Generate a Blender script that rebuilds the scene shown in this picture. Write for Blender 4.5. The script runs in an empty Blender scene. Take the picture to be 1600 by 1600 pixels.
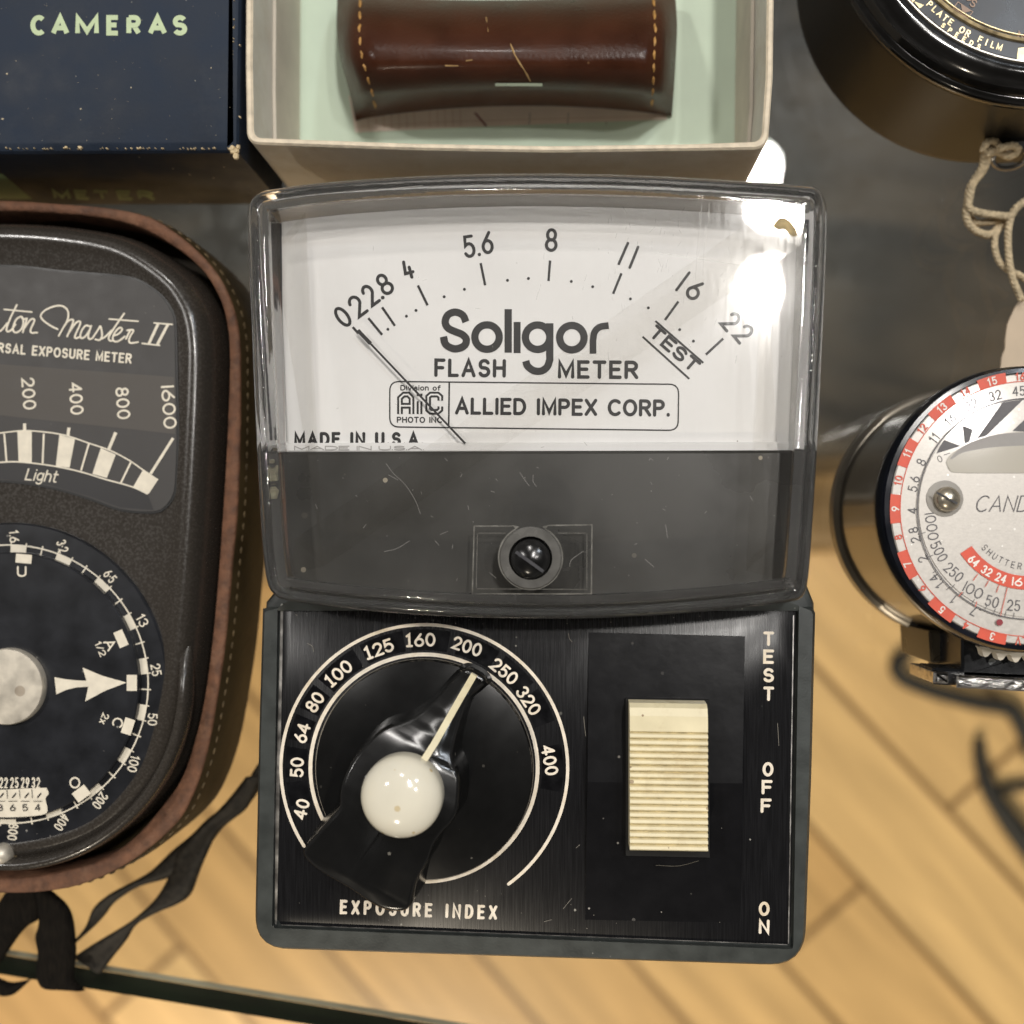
import bpy, bmesh, math, random
from mathutils import Vector, Matrix
random.seed(7)
C = bpy.context.scene
COL = C.collection
PI = math.pi
def lin(r, g, b):
    f = lambda c: (c/255/12.92) if c <= 10.3 else ((c/255+.055)/1.055)**2.4
    return (f(r), f(g), f(b))

# ------------------------------------------------------------------ camera
H = 0.200                                   # lens height above the glass shelf (metres)
F = 1600.0                                  # focal length in photograph pixels (53 degrees across)
NAD = (890.0, 838.0)                        # where straight-down lands in the photograph
_n = Vector(((NAD[0]-800)/F, (800-NAD[1])/F, -1)).normalized()
RQ = _n.rotation_difference(Vector((0, 0, -1)))
RM = RQ.to_matrix()
cam = bpy.data.cameras.new('camera'); camo = bpy.data.objects.new('camera', cam); COL.objects.link(camo)
camo.location = (0, 0, H); camo.rotation_mode = 'QUATERNION'; camo.rotation_quaternion = RQ
cam.sensor_width = 36; cam.lens = 36; cam.clip_start = 0.005; cam.clip_end = 20
cam.dof.use_dof = True; cam.dof.focus_distance = 0.166; cam.dof.aperture_fstop = 11.0
C.camera = camo
def ray(px, py): return RM @ Vector(((px-800)/F, (800-py)/F, -1))
def U(px, py, z=0.0):
    d = ray(px, py); t = (z-H)/d.z
    return Vector((d.x*t, d.y*t, z))

# ------------------------------------------------------------------ world and lamps
W = bpy.data.worlds.new('World'); C.world = W; W.use_nodes = True
nt = W.node_tree; bg = nt.nodes['Background']
tc = nt.nodes.new('ShaderNodeTexCoord'); nz = nt.nodes.new('ShaderNodeTexNoise'); nz.inputs['Scale'].default_value = 2.2
nz.inputs['Detail'].default_value = 2
cr = nt.nodes.new('ShaderNodeValToRGB')
cr.color_ramp.elements[0].position = .35; cr.color_ramp.elements[0].color = (.20, .18, .16, 1)
cr.color_ramp.elements[1].position = .7; cr.color_ramp.elements[1].color = (.95, .90, .84, 1)
nt.links.new(tc.outputs['Generated'], nz.inputs['Vector']); nt.links.new(nz.outputs['Fac'], cr.inputs['Fac'])
sx = nt.nodes.new('ShaderNodeSeparateXYZ'); nt.links.new(tc.outputs['Generated'], sx.inputs[0])
my = nt.nodes.new('ShaderNodeMapRange'); nt.links.new(sx.outputs[1], my.inputs[0]); my.inputs[1].default_value = -.35; my.inputs[2].default_value = .6
my.inputs[3].default_value = .8; my.inputs[4].default_value = 1.4
mm = nt.nodes.new('ShaderNodeMix'); mm.data_type = 'RGBA'; mm.blend_type = 'MULTIPLY'; mm.inputs[0].default_value = 1
mz = nt.nodes.new('ShaderNodeMapRange'); nt.links.new(sx.outputs[2], mz.inputs[0]); mz.inputs[1].default_value = .25; mz.inputs[2].default_value = .9
mz.inputs[3].default_value = 2.2; mz.inputs[4].default_value = .30
mp_ = nt.nodes.new('ShaderNodeMath'); mp_.operation = 'MULTIPLY'; nt.links.new(my.outputs[0], mp_.inputs[0]); nt.links.new(mz.outputs[0], mp_.inputs[1])
nt.links.new(cr.outputs['Color'], mm.inputs[6]); nt.links.new(mp_.outputs[0], mm.inputs[7])
nt.links.new(mm.outputs[2], bg.inputs['Color']); bg.inputs['Strength'].default_value = 0.135

def lamp(name, pos, power, r=.035, col=(1, .96, .91), aim=(0, 0, 0)):
    l = bpy.data.lights.new(name, 'AREA'); l.shape = 'DISK'; l.size = 2*r; l.energy = power; l.color = col
    o = bpy.data.objects.new(name, l); COL.objects.link(o); o.location = pos
    o.rotation_euler = (Vector(aim)-Vector(pos)).to_track_quat('-Z', 'Y').to_euler(); return o
def mirror(px, py, z, h):                   # where a lamp at height h hangs when its reflection in a level surface z is seen there
    p = U(px, py, z); d = (p-Vector((0, 0, H))).normalized(); d.z = -d.z
    return p + d*((h-z)/d.z)
lamp('ceiling_spot', mirror(1200, 455, .042, 1.05), 2.7, .033)
lamp('ceiling_spot', mirror(1178, 262, 0, 1.25), 2.3, .034)
lamp('ceiling_spot', mirror(1515, 652, .037, 1.15), 1.6, .02)
lamp('ceiling_spot', (-.62, .30, 1.0), 2.3, .04)
lamp('ceiling_spot', (-.10, .85, 1.10), 2.2, .04)
lamp('ceiling_spot', (.75, .72, 1.3), 2.4, .05, (.85, .92, 1))
def spot(name, pos, aim, power, angle, blend=.9, r=.05, col=(1, .88, .7)):
    l = bpy.data.lights.new(name, 'SPOT'); l.energy = power; l.spot_size = math.radians(angle); l.spot_blend = blend
    l.shadow_soft_size = r; l.color = col
    o = bpy.data.objects.new(name, l); COL.objects.link(o); o.location = pos
    o.rotation_euler = (Vector(aim)-Vector(pos)).to_track_quat('-Z', 'Y').to_euler(); return o
spot('added_floor_spot', (-.5, -2.0, 1.5), (.06, -.42, -.5), 300, 34)  # unseen spot added to brighten the floor in front of the shelf
vs = C.view_settings; vs.view_transform = 'Standard'; vs.look = 'None'; vs.exposure = 0.36; vs.gamma = 1; vs.use_curve_mapping = False
C.render.engine = 'CYCLES'
C.cycles.transparent_max_bounces = 24; C.cycles.max_bounces = 14; C.cycles.transmission_bounces = 12
C.cycles.use_denoising = True
C.cycles.sample_clamp_indirect = 6

# ------------------------------------------------------------------ materials
def _mix(nt, fac, a, b):
    m = nt.nodes.new('ShaderNodeMix'); m.data_type = 'RGBA'
    for sock, v in ((m.inputs[0], fac), (m.inputs[6], a), (m.inputs[7], b)):
        if hasattr(v, 'is_linked') or hasattr(v, 'links'): nt.links.new(v, sock)
        elif isinstance(v, (int, float)): sock.default_value = v
        else: sock.default_value = (*v, 1)
    return m.outputs[2]
def mat(name, col, rough=.5, metal=0, var=.15, vscale=150, bump=0, bscale=1500, stretch=None, dust=0, dcol=(.45, .42, .36),
        dscale=900, coat=0, spec=.5, wear=None, wearscale=60, rvar=.1):
    m = bpy.data.materials.new(name); m.use_nodes = True; nt = m.node_tree; N = nt.nodes; L = nt.links
    b = N['Principled BSDF']
    t = N.new('ShaderNodeTexCoord'); vec = t.outputs['Object']
    if stretch:
        mp = N.new('ShaderNodeMapping'); mp.inputs['Scale'].default_value = stretch; L.new(vec, mp.inputs['Vector']); svec = mp.outputs['Vector']
    else: svec = vec
    n1 = N.new('ShaderNodeTexNoise'); n1.inputs['Scale'].default_value = vscale; n1.inputs['Detail'].default_value = 6; L.new(svec, n1.inputs['Vector'])
    dark = tuple(c*(1-var) for c in col); light = tuple(min(1, c*(1+var)) for c in col)
    rp = N.new('ShaderNodeValToRGB'); rp.color_ramp.elements[0].position = .3; rp.color_ramp.elements[1].position = .7
    rp.color_ramp.elements[0].color = (*dark, 1); rp.color_ramp.elements[1].color = (*light, 1)
    L.new(n1.outputs['Fac'], rp.inputs['Fac']); cur = rp.outputs['Color']
    if wear:
        n2 = N.new('ShaderNodeTexNoise'); n2.inputs['Scale'].default_value = wearscale; n2.inputs['Detail'].default_value = 8; n2.inputs['Roughness'].default_value = .7
        L.new(vec, n2.inputs['Vector'])
        r2 = N.new('ShaderNodeValToRGB'); r2.color_ramp.elements[0].position = .52; r2.color_ramp.elements[1].position = .75
        r2.color_ramp.elements[0].color = (0, 0, 0, 1); r2.color_ramp.elements[1].color = (.8, .8, .8, 1)
        L.new(n2.outputs['Fac'], r2.inputs['Fac']); cur = _mix(nt, r2.outputs['Color'], cur, wear)
    if dust:
        v = N.new('ShaderNodeTexVoronoi'); v.inputs['Scale'].default_value = dscale; L.new(vec, v.inputs['Vector'])
        lt = N.new('ShaderNodeMath'); lt.operation = 'LESS_THAN'; L.new(v.outputs['Distance'], lt.inputs[0])
        sp = N.new('ShaderNodeSeparateColor'); L.new(v.outputs['Color'], sp.inputs[0])
        pw = N.new('ShaderNodeMath'); pw.operation = 'POWER'; L.new(sp.outputs[0], pw.inputs[0]); pw.inputs[1].default_value = 6
        ml = N.new('ShaderNodeMath'); ml.operation = 'MULTIPLY'; L.new(pw.outputs[0], ml.inputs[0]); ml.inputs[1].default_value = dust
        L.new(ml.outputs[0], lt.inputs[1])
        m2 = N.new('ShaderNodeMath'); m2.operation = 'MULTIPLY'; L.new(lt.outputs[0], m2.inputs[0]); L.new(sp.outputs[1], m2.inputs[1])
        cur = _mix(nt, m2.outputs[0], cur, dcol)
    L.new(cur, b.inputs['Base Color'])
    mr = N.new('ShaderNodeMapRange'); L.new(n1.outputs['Fac'], mr.inputs[0]); mr.inputs[1].default_value = .3; mr.inputs[2].default_value = .7
    mr.inputs[3].default_value = max(.02, rough-rvar*.5); mr.inputs[4].default_value = min(1, rough+rvar*.5); L.new(mr.outputs[0], b.inputs['Roughness'])
    b.inputs['Metallic'].default_value = metal; b.inputs['Coat Weight'].default_value = coat; b.inputs['Coat Roughness'].default_value = .08
    b.inputs['Specular IOR Level'].default_value = spec
    if bump:
        n3 = N.new('ShaderNodeTexNoise'); n3.inputs['Scale'].default_value = bscale; n3.inputs['Detail'].default_value = 4; L.new(svec, n3.inputs['Vector'])
        bp = N.new('ShaderNodeBump'); bp.inputs['Strength'].default_value = bump; bp.inputs['Distance'].default_value = .0003
        L.new(n3.outputs['Fac'], bp.inputs['Height']); L.new(bp.outputs['Normal'], b.inputs['Normal'])
    return m
def thin_glass(name, tint=(.97, .97, .96), rough=.01, haze=0.0, f0=.045):
    m = bpy.data.materials.new(name); m.use_nodes = True; nt = m.node_tree; N = nt.nodes; L = nt.links
    N.remove(N['Principled BSDF']); out = N['Material Output']
    tr = N.new('ShaderNodeBsdfTransparent'); tr.inputs[0].default_value = (*tint, 1)
    gl = N.new('ShaderNodeBsdfGlossy'); gl.inputs['Roughness'].default_value = rough; gl.inputs['Color'].default_value = (1, 1, 1, 1)
    lw = N.new('ShaderNodeLayerWeight'); lw.inputs['Blend'].default_value = .5
    p = N.new('ShaderNodeMath'); p.operation = 'POWER'; L.new(lw.outputs['Facing'], p.inputs[0]); p.inputs[1].default_value = 5
    a = N.new('ShaderNodeMath'); a.operation = 'MULTIPLY_ADD'; L.new(p.outputs[0], a.inputs[0]); a.inputs[1].default_value = .9; a.inputs[2].default_value = f0
    mx = N.new('ShaderNodeMixShader'); L.new(a.outputs[0], mx.inputs[0]); L.new(tr.outputs[0], mx.inputs[1]); L.new(gl.outputs[0], mx.inputs[2])
    cur = mx.outputs[0]
    if haze:                                # scuffed surface: a faint broad lobe beside the mirror one
        t = N.new('ShaderNodeTexCoord'); mp = N.new('ShaderNodeMapping'); mp.inputs['Scale'].default_value = (2600, 180, 1)
        nn = N.new('ShaderNodeTexNoise'); nn.inputs['Scale'].default_value = 1; nn.inputs['Detail'].default_value = 3
        L.new(t.outputs['Object'], mp.inputs['Vector']); L.new(mp.outputs['Vector'], nn.inputs['Vector'])
        g2 = N.new('ShaderNodeBsdfGlossy'); g2.inputs['Roughness'].default_value = .115
        rr = N.new('ShaderNodeMapRange'); L.new(nn.outputs['Fac'], rr.inputs[0]); rr.inputs[1].default_value = .35; rr.inputs[2].default_value = .75
        rr.inputs[3].default_value = haze*.3; rr.inputs[4].default_value = haze*1.6
        m2 = N.new('ShaderNodeMixShader'); L.new(rr.outputs[0], m2.inputs[0]); L.new(cur, m2.inputs[1]); L.new(g2.outputs[0], m2.inputs[2]); cur = m2.outputs[0]
    L.new(cur, out.inputs['Surface']); return m
def clear_plastic(name, tint=(.9, .89, .87), rough=.03):
    m = bpy.data.materials.new(name); m.use_nodes = True; nt = m.node_tree; b = nt.nodes['Principled BSDF']
    b.inputs['Base Color'].default_value = (*tint, 1); b.inputs['Roughness'].default_value = rough
    b.inputs['Transmission Weight'].default_value = .968; b.inputs['IOR'].default_value = 1.49
    t = nt.nodes.new('ShaderNodeTexCoord'); n = nt.nodes.new('ShaderNodeTexNoise'); n.inputs['Scale'].default_value = 260; n.inputs['Detail'].default_value = 5
    nt.links.new(t.outputs['Object'], n.inputs['Vector'])
    bp = nt.nodes.new('ShaderNodeBump'); bp.inputs['Strength'].default_value = .16; bp.inputs['Distance'].default_value = .0006
    nt.links.new(n.outputs['Fac'], bp.inputs['Height']); nt.links.new(bp.outputs['Normal'], b.inputs['Normal'])
    return m

# ------------------------------------------------------------------ objects, parts, tags
def empty(name, loc, label, cat, group=None):
    o = bpy.data.objects.new(name, None); COL.objects.link(o); o.location = loc; o.empty_display_size = .01
    return tag(o, label, cat, group)
def tag(o, label, cat, group=None, kind=None):
    if label: o['label'] = label
    if cat: o['category'] = cat
    if group: o['group'] = group
    if kind: o['kind'] = kind
    return o
def origin_of(parent):
    v = Vector((0, 0, 0))
    while parent is not None: v += Vector(parent.location); parent = parent.parent
    return v
class MB:
    def __init__(s): s.v = []; s.f = []; s.mi = []
    def add(s, verts, faces, mi=0):
        k = len(s.v); s.v += [Vector(v) for v in verts]; s.f += [[i+k for i in f] for f in faces]; s.mi += [mi]*len(faces)
    def loft(s, rings, cap0=True, cap1=True, closed=True, mi=0):
        n = len(rings[0]); vs = [p for r in rings for p in r]; fs = []
        for a in range(len(rings)-1):
            for i in range(n if closed else n-1):
                j = (i+1) % n; fs.append([a*n+i, a*n+j, (a+1)*n+j, (a+1)*n+i])
        if cap0: fs.append(list(range(n))[::-1])
        if cap1: fs.append([(len(rings)-1)*n+i for i in range(n)])
        s.add(vs, fs, mi)
    def tube(s, pts, r, seg=8, mi=0, closed=False):
        pts = [Vector(p) for p in pts]; rings = []; n = len(pts); up = Vector((0, 0, 1))
        for i, p in enumerate(pts):
            a = pts[i-1] if (i or closed) else pts[i]; b = pts[(i+1) % n] if (i < n-1 or closed) else pts[i]
            d = (b-a).normalized(); u = d.cross(up)
            if u.length < 1e-6: u = d.cross(Vector((1, 0, 0)))
            u.normalize(); w = u.cross(d); rr = r[i] if isinstance(r, (list, tuple)) else r
            rings.append([p+(u*math.cos(q)+w*math.sin(q))*rr for q in [2*PI*k/seg for k in range(seg)]])
        if closed: rings.append(rings[0]); s.loft(rings, False, False, True, mi)
        else: s.loft(rings, True, True, True, mi)
    def build(s, name, mats, parent=None, smooth=30, loc=None, label=None):
        me = bpy.data.meshes.new(name); O = origin_of(parent) if parent else Vector(loc or (0, 0, 0))
        me.from_pydata([tuple(v-O) for v in s.v], [], s.f)
        for m in (mats if isinstance(mats, (list, tuple)) else [mats]): me.materials.append(m)
        for p, i in zip(me.polygons, s.mi): p.material_index = i
        bm = bmesh.new(); bm.from_mesh(me); bmesh.ops.recalc_face_normals(bm, faces=bm.faces); bm.to_mesh(me); bm.free()
        if smooth:
            for p in me.polygons: p.use_smooth = True
            me.set_sharp_from_angle(angle=math.radians(smooth))
        o = bpy.data.objects.new(name, me); COL.objects.link(o)
        if parent: o.parent = parent
        else: o.location = O
        if label: o['label'] = label
        return o

# ------------------------------------------------------------------ 2D helpers (photograph pixels are only a measuring grid; U() puts points on real level planes)
def spline(pts, n=8, closed=False):
    P = [Vector((p[0], p[1])) for p in pts]; m = len(P); out = []
    for i in range(m if closed else m-1):
        p1, p2 = P[i], P[(i+1) % m]
        p0 = P[i-1] if (i or closed) else p1*2-p2
        p3 = P[(i+2) % m] if (i < m-2 or closed) else p2*2-p1
        for k in range(n):
            t = k/n
            out.append(.5*((2*p1)+(p2-p0)*t+(2*p0-5*p1+4*p2-p3)*t*t+(3*p1-p0-3*p2+p3)*t**3))
    if not closed: out.append(P[-1])
    return [(p.x, p.y) for p in out]
def roundpoly(pts, r, seg=8):
    out = []; n = len(pts)
    for i in range(n):
        p = Vector(pts[i][:2]); a = Vector(pts[i-1][:2]); b = Vector(pts[(i+1) % n][:2])
        rr = r[i] if isinstance(r, (list, tuple)) else r
        if rr <= 0: out.append((p.x, p.y)); continue
        u = (a-p).normalized(); w = (b-p).normalized(); ang = u.angle(w)
        if abs(ang-PI) < .02: out.append((p.x, p.y)); continue
        t = min(rr/math.tan(ang/2), (a-p).length*.48, (b-p).length*.48)
        p0, p1 = p+u*t, p+w*t
        for k in range(seg+1):
            q = k/seg; c = p0*(1-q)**2+p*2*q*(1-q)+p1*q*q; out.append((c.x, c.y))
    return out
def resample(pts, n, closed=True):
    P = [Vector(p[:2]) for p in pts]
    if closed: P = P+[P[0]]
    L = [0]
    for a, b in zip(P, P[1:]): L.append(L[-1]+(b-a).length)
    out = []; j = 0; m = n if closed else n-1
    for i in range(n):
        d = L[-1]*i/m
        while j < len(L)-2 and L[j+1] < d: j += 1
        t = (d-L[j])/max(1e-9, L[j+1]-L[j]); q = P[j].lerp(P[j+1], min(1, t)); out.append((q.x, q.y))
    return out
def circ(c, r, n=96, a0=0, a1=360): return [(c[0]+r*math.cos(math.radians(a0+(a1-a0)*i/n)), c[1]-r*math.sin(math.radians(a0+(a1-a0)*i/n))) for i in range(n if abs(a1-a0) >= 360 else n+1)]
def Ur(pts, z): return [U(p[0], p[1], z) for p in pts]
def setz(ring, z): return [Vector((p.x, p.y, z)) for p in ring]
def inset(ring, d):                          # metres, inward
    n = len(ring); A = sum(ring[i].x*ring[(i+1) % n].y-ring[(i+1) % n].x*ring[i].y for i in range(n)); s = 1 if A > 0 else -1
    out = []
    for i in range(n):
        a, p, b = ring[i-1], ring[i], ring[(i+1) % n]
        t1 = Vector((p.x-a.x, p.y-a.y)); t2 = Vector((b.x-p.x, b.y-p.y))
        t1 = t1.normalized() if t1.length > 1e-9 else t2.normalized(); t2 = t2.normalized() if t2.length > 1e-9 else t1
        n1 = Vector((-t1.y, t1.x)); n2 = Vector((-t2.y, t2.x)); m = n1+n2
        if m.length < 1e-6: m = n1
        m.normalize(); k = max(.5, m.dot(n1)); q = m*(s*d/k); out.append(Vector((p.x+q.x, p.y+q.y, p.z)))
    return out
def profile(pts, zref, prof):               # outline traced at zref, swept through (inset, z) pairs
    base = Ur(pts, zref); return [setz(inset(base, d), z) if d else setz(base, z) for d, z in prof]

# ------------------------------------------------------------------ stroke lettering
def A_(cx, cy, rx, ry, a0, a1, n=12): return [(cx+rx*math.cos(math.radians(a0+(a1-a0)*i/n)), cy+ry*math.sin(math.radians(a0+(a1-a0)*i/n))) for i in range(n+1)]
def ell(cx, cy, rx, ry, n=20): return A_(cx, cy, rx, ry, 90, 450, n)
G = {
 '0': (.6, [ell(.3, .5, .3, .5)]), '1': (.04, [[(.02, 0), (.02, 1)]]),
 '2': (.58, [A_(.29, .71, .28, .29, 170, -35)+[(.02, 0), (.58, 0)]]),
 '3': (.55, [A_(.26, .75, .25, .25, 160, -90)+A_(.26, .26, .28, .26, 80, -160)]),
 '4': (.6, [[(.45, 0), (.45, 1)], [(.42, .97), (0, .3), (.6, .3)]]),
 '5': (.56, [[(.5, 1), (.08, 1), (.05, .55)]+A_(.26, .32, .29, .32, 125, -150)]),
 '6': (.58, [ell(.29, .3, .29, .3), [(.42, 1), (.13, .58), (.03, .42)]]),
 '7': (.55, [[(0, 1), (.55, 1), (.2, 0)]]),
 '8': (.58, [ell(.29, .75, .24, .25), ell(.29, .26, .29, .26)]),
 '9': (.58, [ell(.29, .7, .29, .3), [(.16, 0), (.45, .42), (.55, .58)]]),
 '.': (.02, [[(.01, .0), (.01, .04)]]), '·': (.02, [[(.01, .46), (.01, .5)]]), ' ': (.26, []), '/': (.4, [[(0, 0), (.4, 1)]]),
 'A': (.72, [[(0, 0), (.36, 1), (.72, 0)], [(.14, .33), (.58, .33)]]),
 'C': (.7, [A_(.4, .5, .4, .5, 48, 312, 18)]),
 'D': (.66, [[(0, 0), (0, 1)], [(0, 1), (.28, 1)]+A_(.28, .5, .38, .5, 90, -90)+[(0, 0)]]),
 'E': (.54, [[(.54, 1), (0, 1), (0, 0), (.54, 0)], [(0, .52), (.46, .52)]]),
 'F': (.52, [[(.52, 1), (0, 1), (0, 0)], [(0, .5), (.44, .5)]]),
 'H': (.64, [[(0, 0), (0, 1)], [(.64, 0), (.64, 1)], [(0, .52), (.64, .52)]]),
 'I': (.02, [[(.01, 0), (.01, 1)]]),
 'L': (.5, [[(0, 1), (0, 0), (.5, 0)]]),
 'M': (.78, [[(0, 0), (0, 1), (.39, .12), (.78, 1), (.78, 0)]]),
 'N': (.66, [[(0, 0), (0, 1), (.66, 0), (.66, 1)]]),
 'O': (.76, [ell(.38, .5, .38, .5, 24)]),
 'P': (.58, [[(0, 0), (0, 1)], [(0, 1), (.32, 1)]+A_(.32, .74, .26, .26, 90, -90)+[(0, .48)]]),
 'R': (.62, [[(0, 0), (0, 1)], [(0, 1), (.34, 1)]+A_(.34, .75, .26, .25, 90, -90)+[(0, .5)], [(.3, .5), (.62, 0)]]),
 'S': (.58, [A_(.29, .74, .27, .26, 25, 250)[:12]+A_(.29, .26, .29, .26, 75, -155)]),
 'T': (.62, [[(0, 1), (.62, 1)], [(.31, 1), (.31, 0)]]),
 'U': (.62, [[(0, 1), (0, .3)]+A_(.31, .3, .31, .3, 180, 360)+[(.62, 1)]]),
 'V': (.68, [[(0, 1), (.34, 0), (.68, 1)]]),
 'X': (.64, [[(0, 0), (.64, 1)], [(0, 1), (.64, 0)]]),
 'i': (.02, [[(.01, 0), (.01, .7)], [(.01, .95), (.01, .97)]]),
 'v': (.5, [[(0, .7), (.25, 0), (.5, .7)]]),
 's': (.4, [A_(.2, .52, .19, .17, 25, 250)[:12]+A_(.2, .18, .2, .18, 75, -155)]),
 'o': (.52, [ell(.26, .35, .26, .35)]),
 'n': (.46, [[(0, 0), (0, .7)], [(0, .4)]+A_(.23, .45, .23, .25, 170, 0)+[(.46, 0)]]),
 'f': (.36, [[(.36, 1)]+A_(.25, .82, .11, .18, 90, 180)+[(.14, 0)], [(0, .66), (.34, .66)]]),
 'g': (.48, [ell(.24, .38, .24, .32), [(.48, .7), (.48, -.1)]+A_(.25, -.1, .23, .2, 0, -150)]),
 'h': (.46, [[(0, 0), (0, 1)], [(0, .4)]+A_(.23, .45, .23, .25, 170, 0)+[(.46, 0)]]),
 't': (.34, [[(.12, 1), (.12, .15)]+A_(.26, .15, .14, .15, 180, 300), [(0, .7), (.34, .7)]]),
 'x': (.45, [[(0, 0), (.45, .7)], [(0, .7), (.45, 0)]]),
}
SERIF = {'1': (.40, [[(.02, .86), (.2, 1), (.2, 0)], [(.02, 0), (.38, 0)]]), '4': (.66, [[(.46, 0), (.46, 1)], [(.43, .97), (0, .28), (.66, .28)]])}
FLAG = {'1': (.3, [[(0, .78), (.2, 1), (.2, 0)]])}
OPEN4 = {'4': (.62, [[(.1, 1), (0, .3), (.62, .3)], [(.42, .62), (.42, 0)]])}
class Marks:
    """flat printed or engraved marks on one level surface"""
    def __init__(s, z, step=4e-6): s.mb = MB(); s.z = z; s.k = 0; s.step = step; s.place = None
    def _z(s): s.k += 1; return s.z+(s.k % 9)*s.step
    def put(s, p, z): return s.place(p[0], p[1], z-s.z) if s.place else U(p[0], p[1], z)
    def poly(s, pts, mi=0):
        z = s._z(); s.mb.add([s.put(p, z) for p in pts], [list(range(len(pts)))], mi)
    def line(s, pts, w, mi=0, cap=True, closed=False):
        P = [Vector(p[:2]) for p in pts]; Q = [P[0]]
        for p in P[1:]:
            if (p-Q[-1]).length > 1e-4: Q.append(p)
        P = Q; n = len(P)
        if n < 2: s.disc(P[0], w/2, mi); return
        if (P[0]-P[-1]).length < 1e-3 and n > 3: closed = True; P = P[:-1]; n -= 1
        z = s._z(); vs = []; fs = []; zz = []
        wa = w if isinstance(w, (list, tuple)) else [w]*n
        for i in range(n):
            a = P[i-1] if (i or closed) else P[i]; b = P[(i+1) % n] if (i < n-1 or closed) else P[i]
            d1 = (P[i]-a); d2 = (b-P[i])
            d1 = d1.normalized() if d1.length > 1e-9 else d2.normalized(); d2 = d2.normalized() if d2.length > 1e-9 else d1
            m = Vector((-d1.y, d1.x))+Vector((-d2.y, d2.x))
            if m.length < .2: m = Vector((-d1.y, d1.x))
            m.normalize(); k = max(.45, m.dot(Vector((-d1.y, d1.x)))); h = wa[min(i, len(wa)-1)]*.5/k
            vs += [P[i]+m*h, P[i]-m*h]; zz += [z+i*1.1e-6]*2
        for i in range(n if closed else n-1):
            j = (i+1) % n; fs.append([2*i, 2*i+1, 2*j+1, 2*j])
        s.mb.add([s.put(v, q) for v, q in zip(vs, zz)], fs, mi)
        if cap and not closed:
            for e, o, wd in ((P[0], P[1], wa[0]), (P[-1], P[-2], wa[-1])):
                d = (e-o).normalized(); t0 = math.atan2(d.y, d.x)
                s.mb.add([s.put(e+Vector((math.cos(t0+q), math.sin(t0+q)))*wd*.5, z) for q in [-PI/2+PI*k/6 for k in range(7)]], [list(range(7))], mi)
    def disc(s, c, r, mi=0, n=14): s.poly(circ(c, r, n), mi)
    def ring(s, c, r, w, a0=0, a1=360, mi=0, n=120):
        pts = circ(c, r, n, a0, a1); s.line(pts, w, mi, closed=abs(a1-a0) >= 360)
    def sector(s, c, r0, r1, a0, a1, mi=0, n=10): s.poly(circ(c, r1, n, a0, a1)+circ(c, r0, n, a0, a1)[::-1], mi)
    def text(s, t, c, h, ang=0, w=None, sw=3, track=.16, font=None, mi=0, shear=0, xs=1.0, anchor='c', cap=True):
        """t centred on c, cap height h, turned ang degrees anticlockwise, fitted to width w when given"""
        g = [(font or {}).get(ch) or G[ch] for ch in t]
        n = len(g); gw = sum(x[0]*xs for x in g); gap = track*h*.55
        if w is None: fx = h*.8
        else: fx = max(.22*h, (w-n*sw-(n-1)*gap)/max(gw, 1e-6))
        tot = gw*fx+n*sw+(n-1)*gap
        if w is not None and abs(tot-w) > .5 and n > 1: gap = max(-.5*sw, gap+(w-tot)/(n-1)); tot = gw*fx+n*sw+(n-1)*gap
        x = (-tot/2 if anchor == 'c' else (-tot if anchor == 'r' else 0))+sw/2
        ca, sa = math.cos(math.radians(ang)), math.sin(math.radians(ang)); hh = h-sw
        for wd, strokes in g:
            for st in strokes:
                pts = []
                for (a, b) in st:
                    lx = x+a*xs*fx+shear*(b-.5)*hh; ly = (b-.5)*hh
                    pts.append((c[0]+lx*ca-ly*sa, c[1]-(lx*sa+ly*ca)))
                s.line(pts, sw, mi, cap=cap)
            x += wd*xs*fx+sw+gap
    def arctext(s, t, c, r, a0, a1, h, sw, inward=False, mi=0, font=None, xs=1):
        for i, ch in enumerate(t):
            a = a0+(a1-a0)*(i/(max(1, len(t)-1)))
            if ch == ' ': continue
            p = (c[0]+r*math.cos(math.radians(a)), c[1]-r*math.sin(math.radians(a)))
            s.text(ch, p, h, a+90 if inward else a-90, sw=sw, mi=mi, font=font, xs=xs)
    def build(s, name, mats, parent=None, label=None, loc=None): return s.mb.build(name, mats, parent, smooth=0, label=label, loc=loc)
def solid_disc(c, prof, zref, n=96):
    """turned part: prof = (radius px at zref, z) pairs around pixel centre c"""
    base = U(c[0], c[1], zref); k = (U(c[0]+10, c[1], zref)-base).length/10
    mb = MB(); rings = []
    for r, z in prof: rings.append([Vector((base.x+r*k*math.cos(2*PI*i/n), base.y+r*k*math.sin(2*PI*i/n), z)) for i in range(n)])
    mb.loft(rings); return mb

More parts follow.
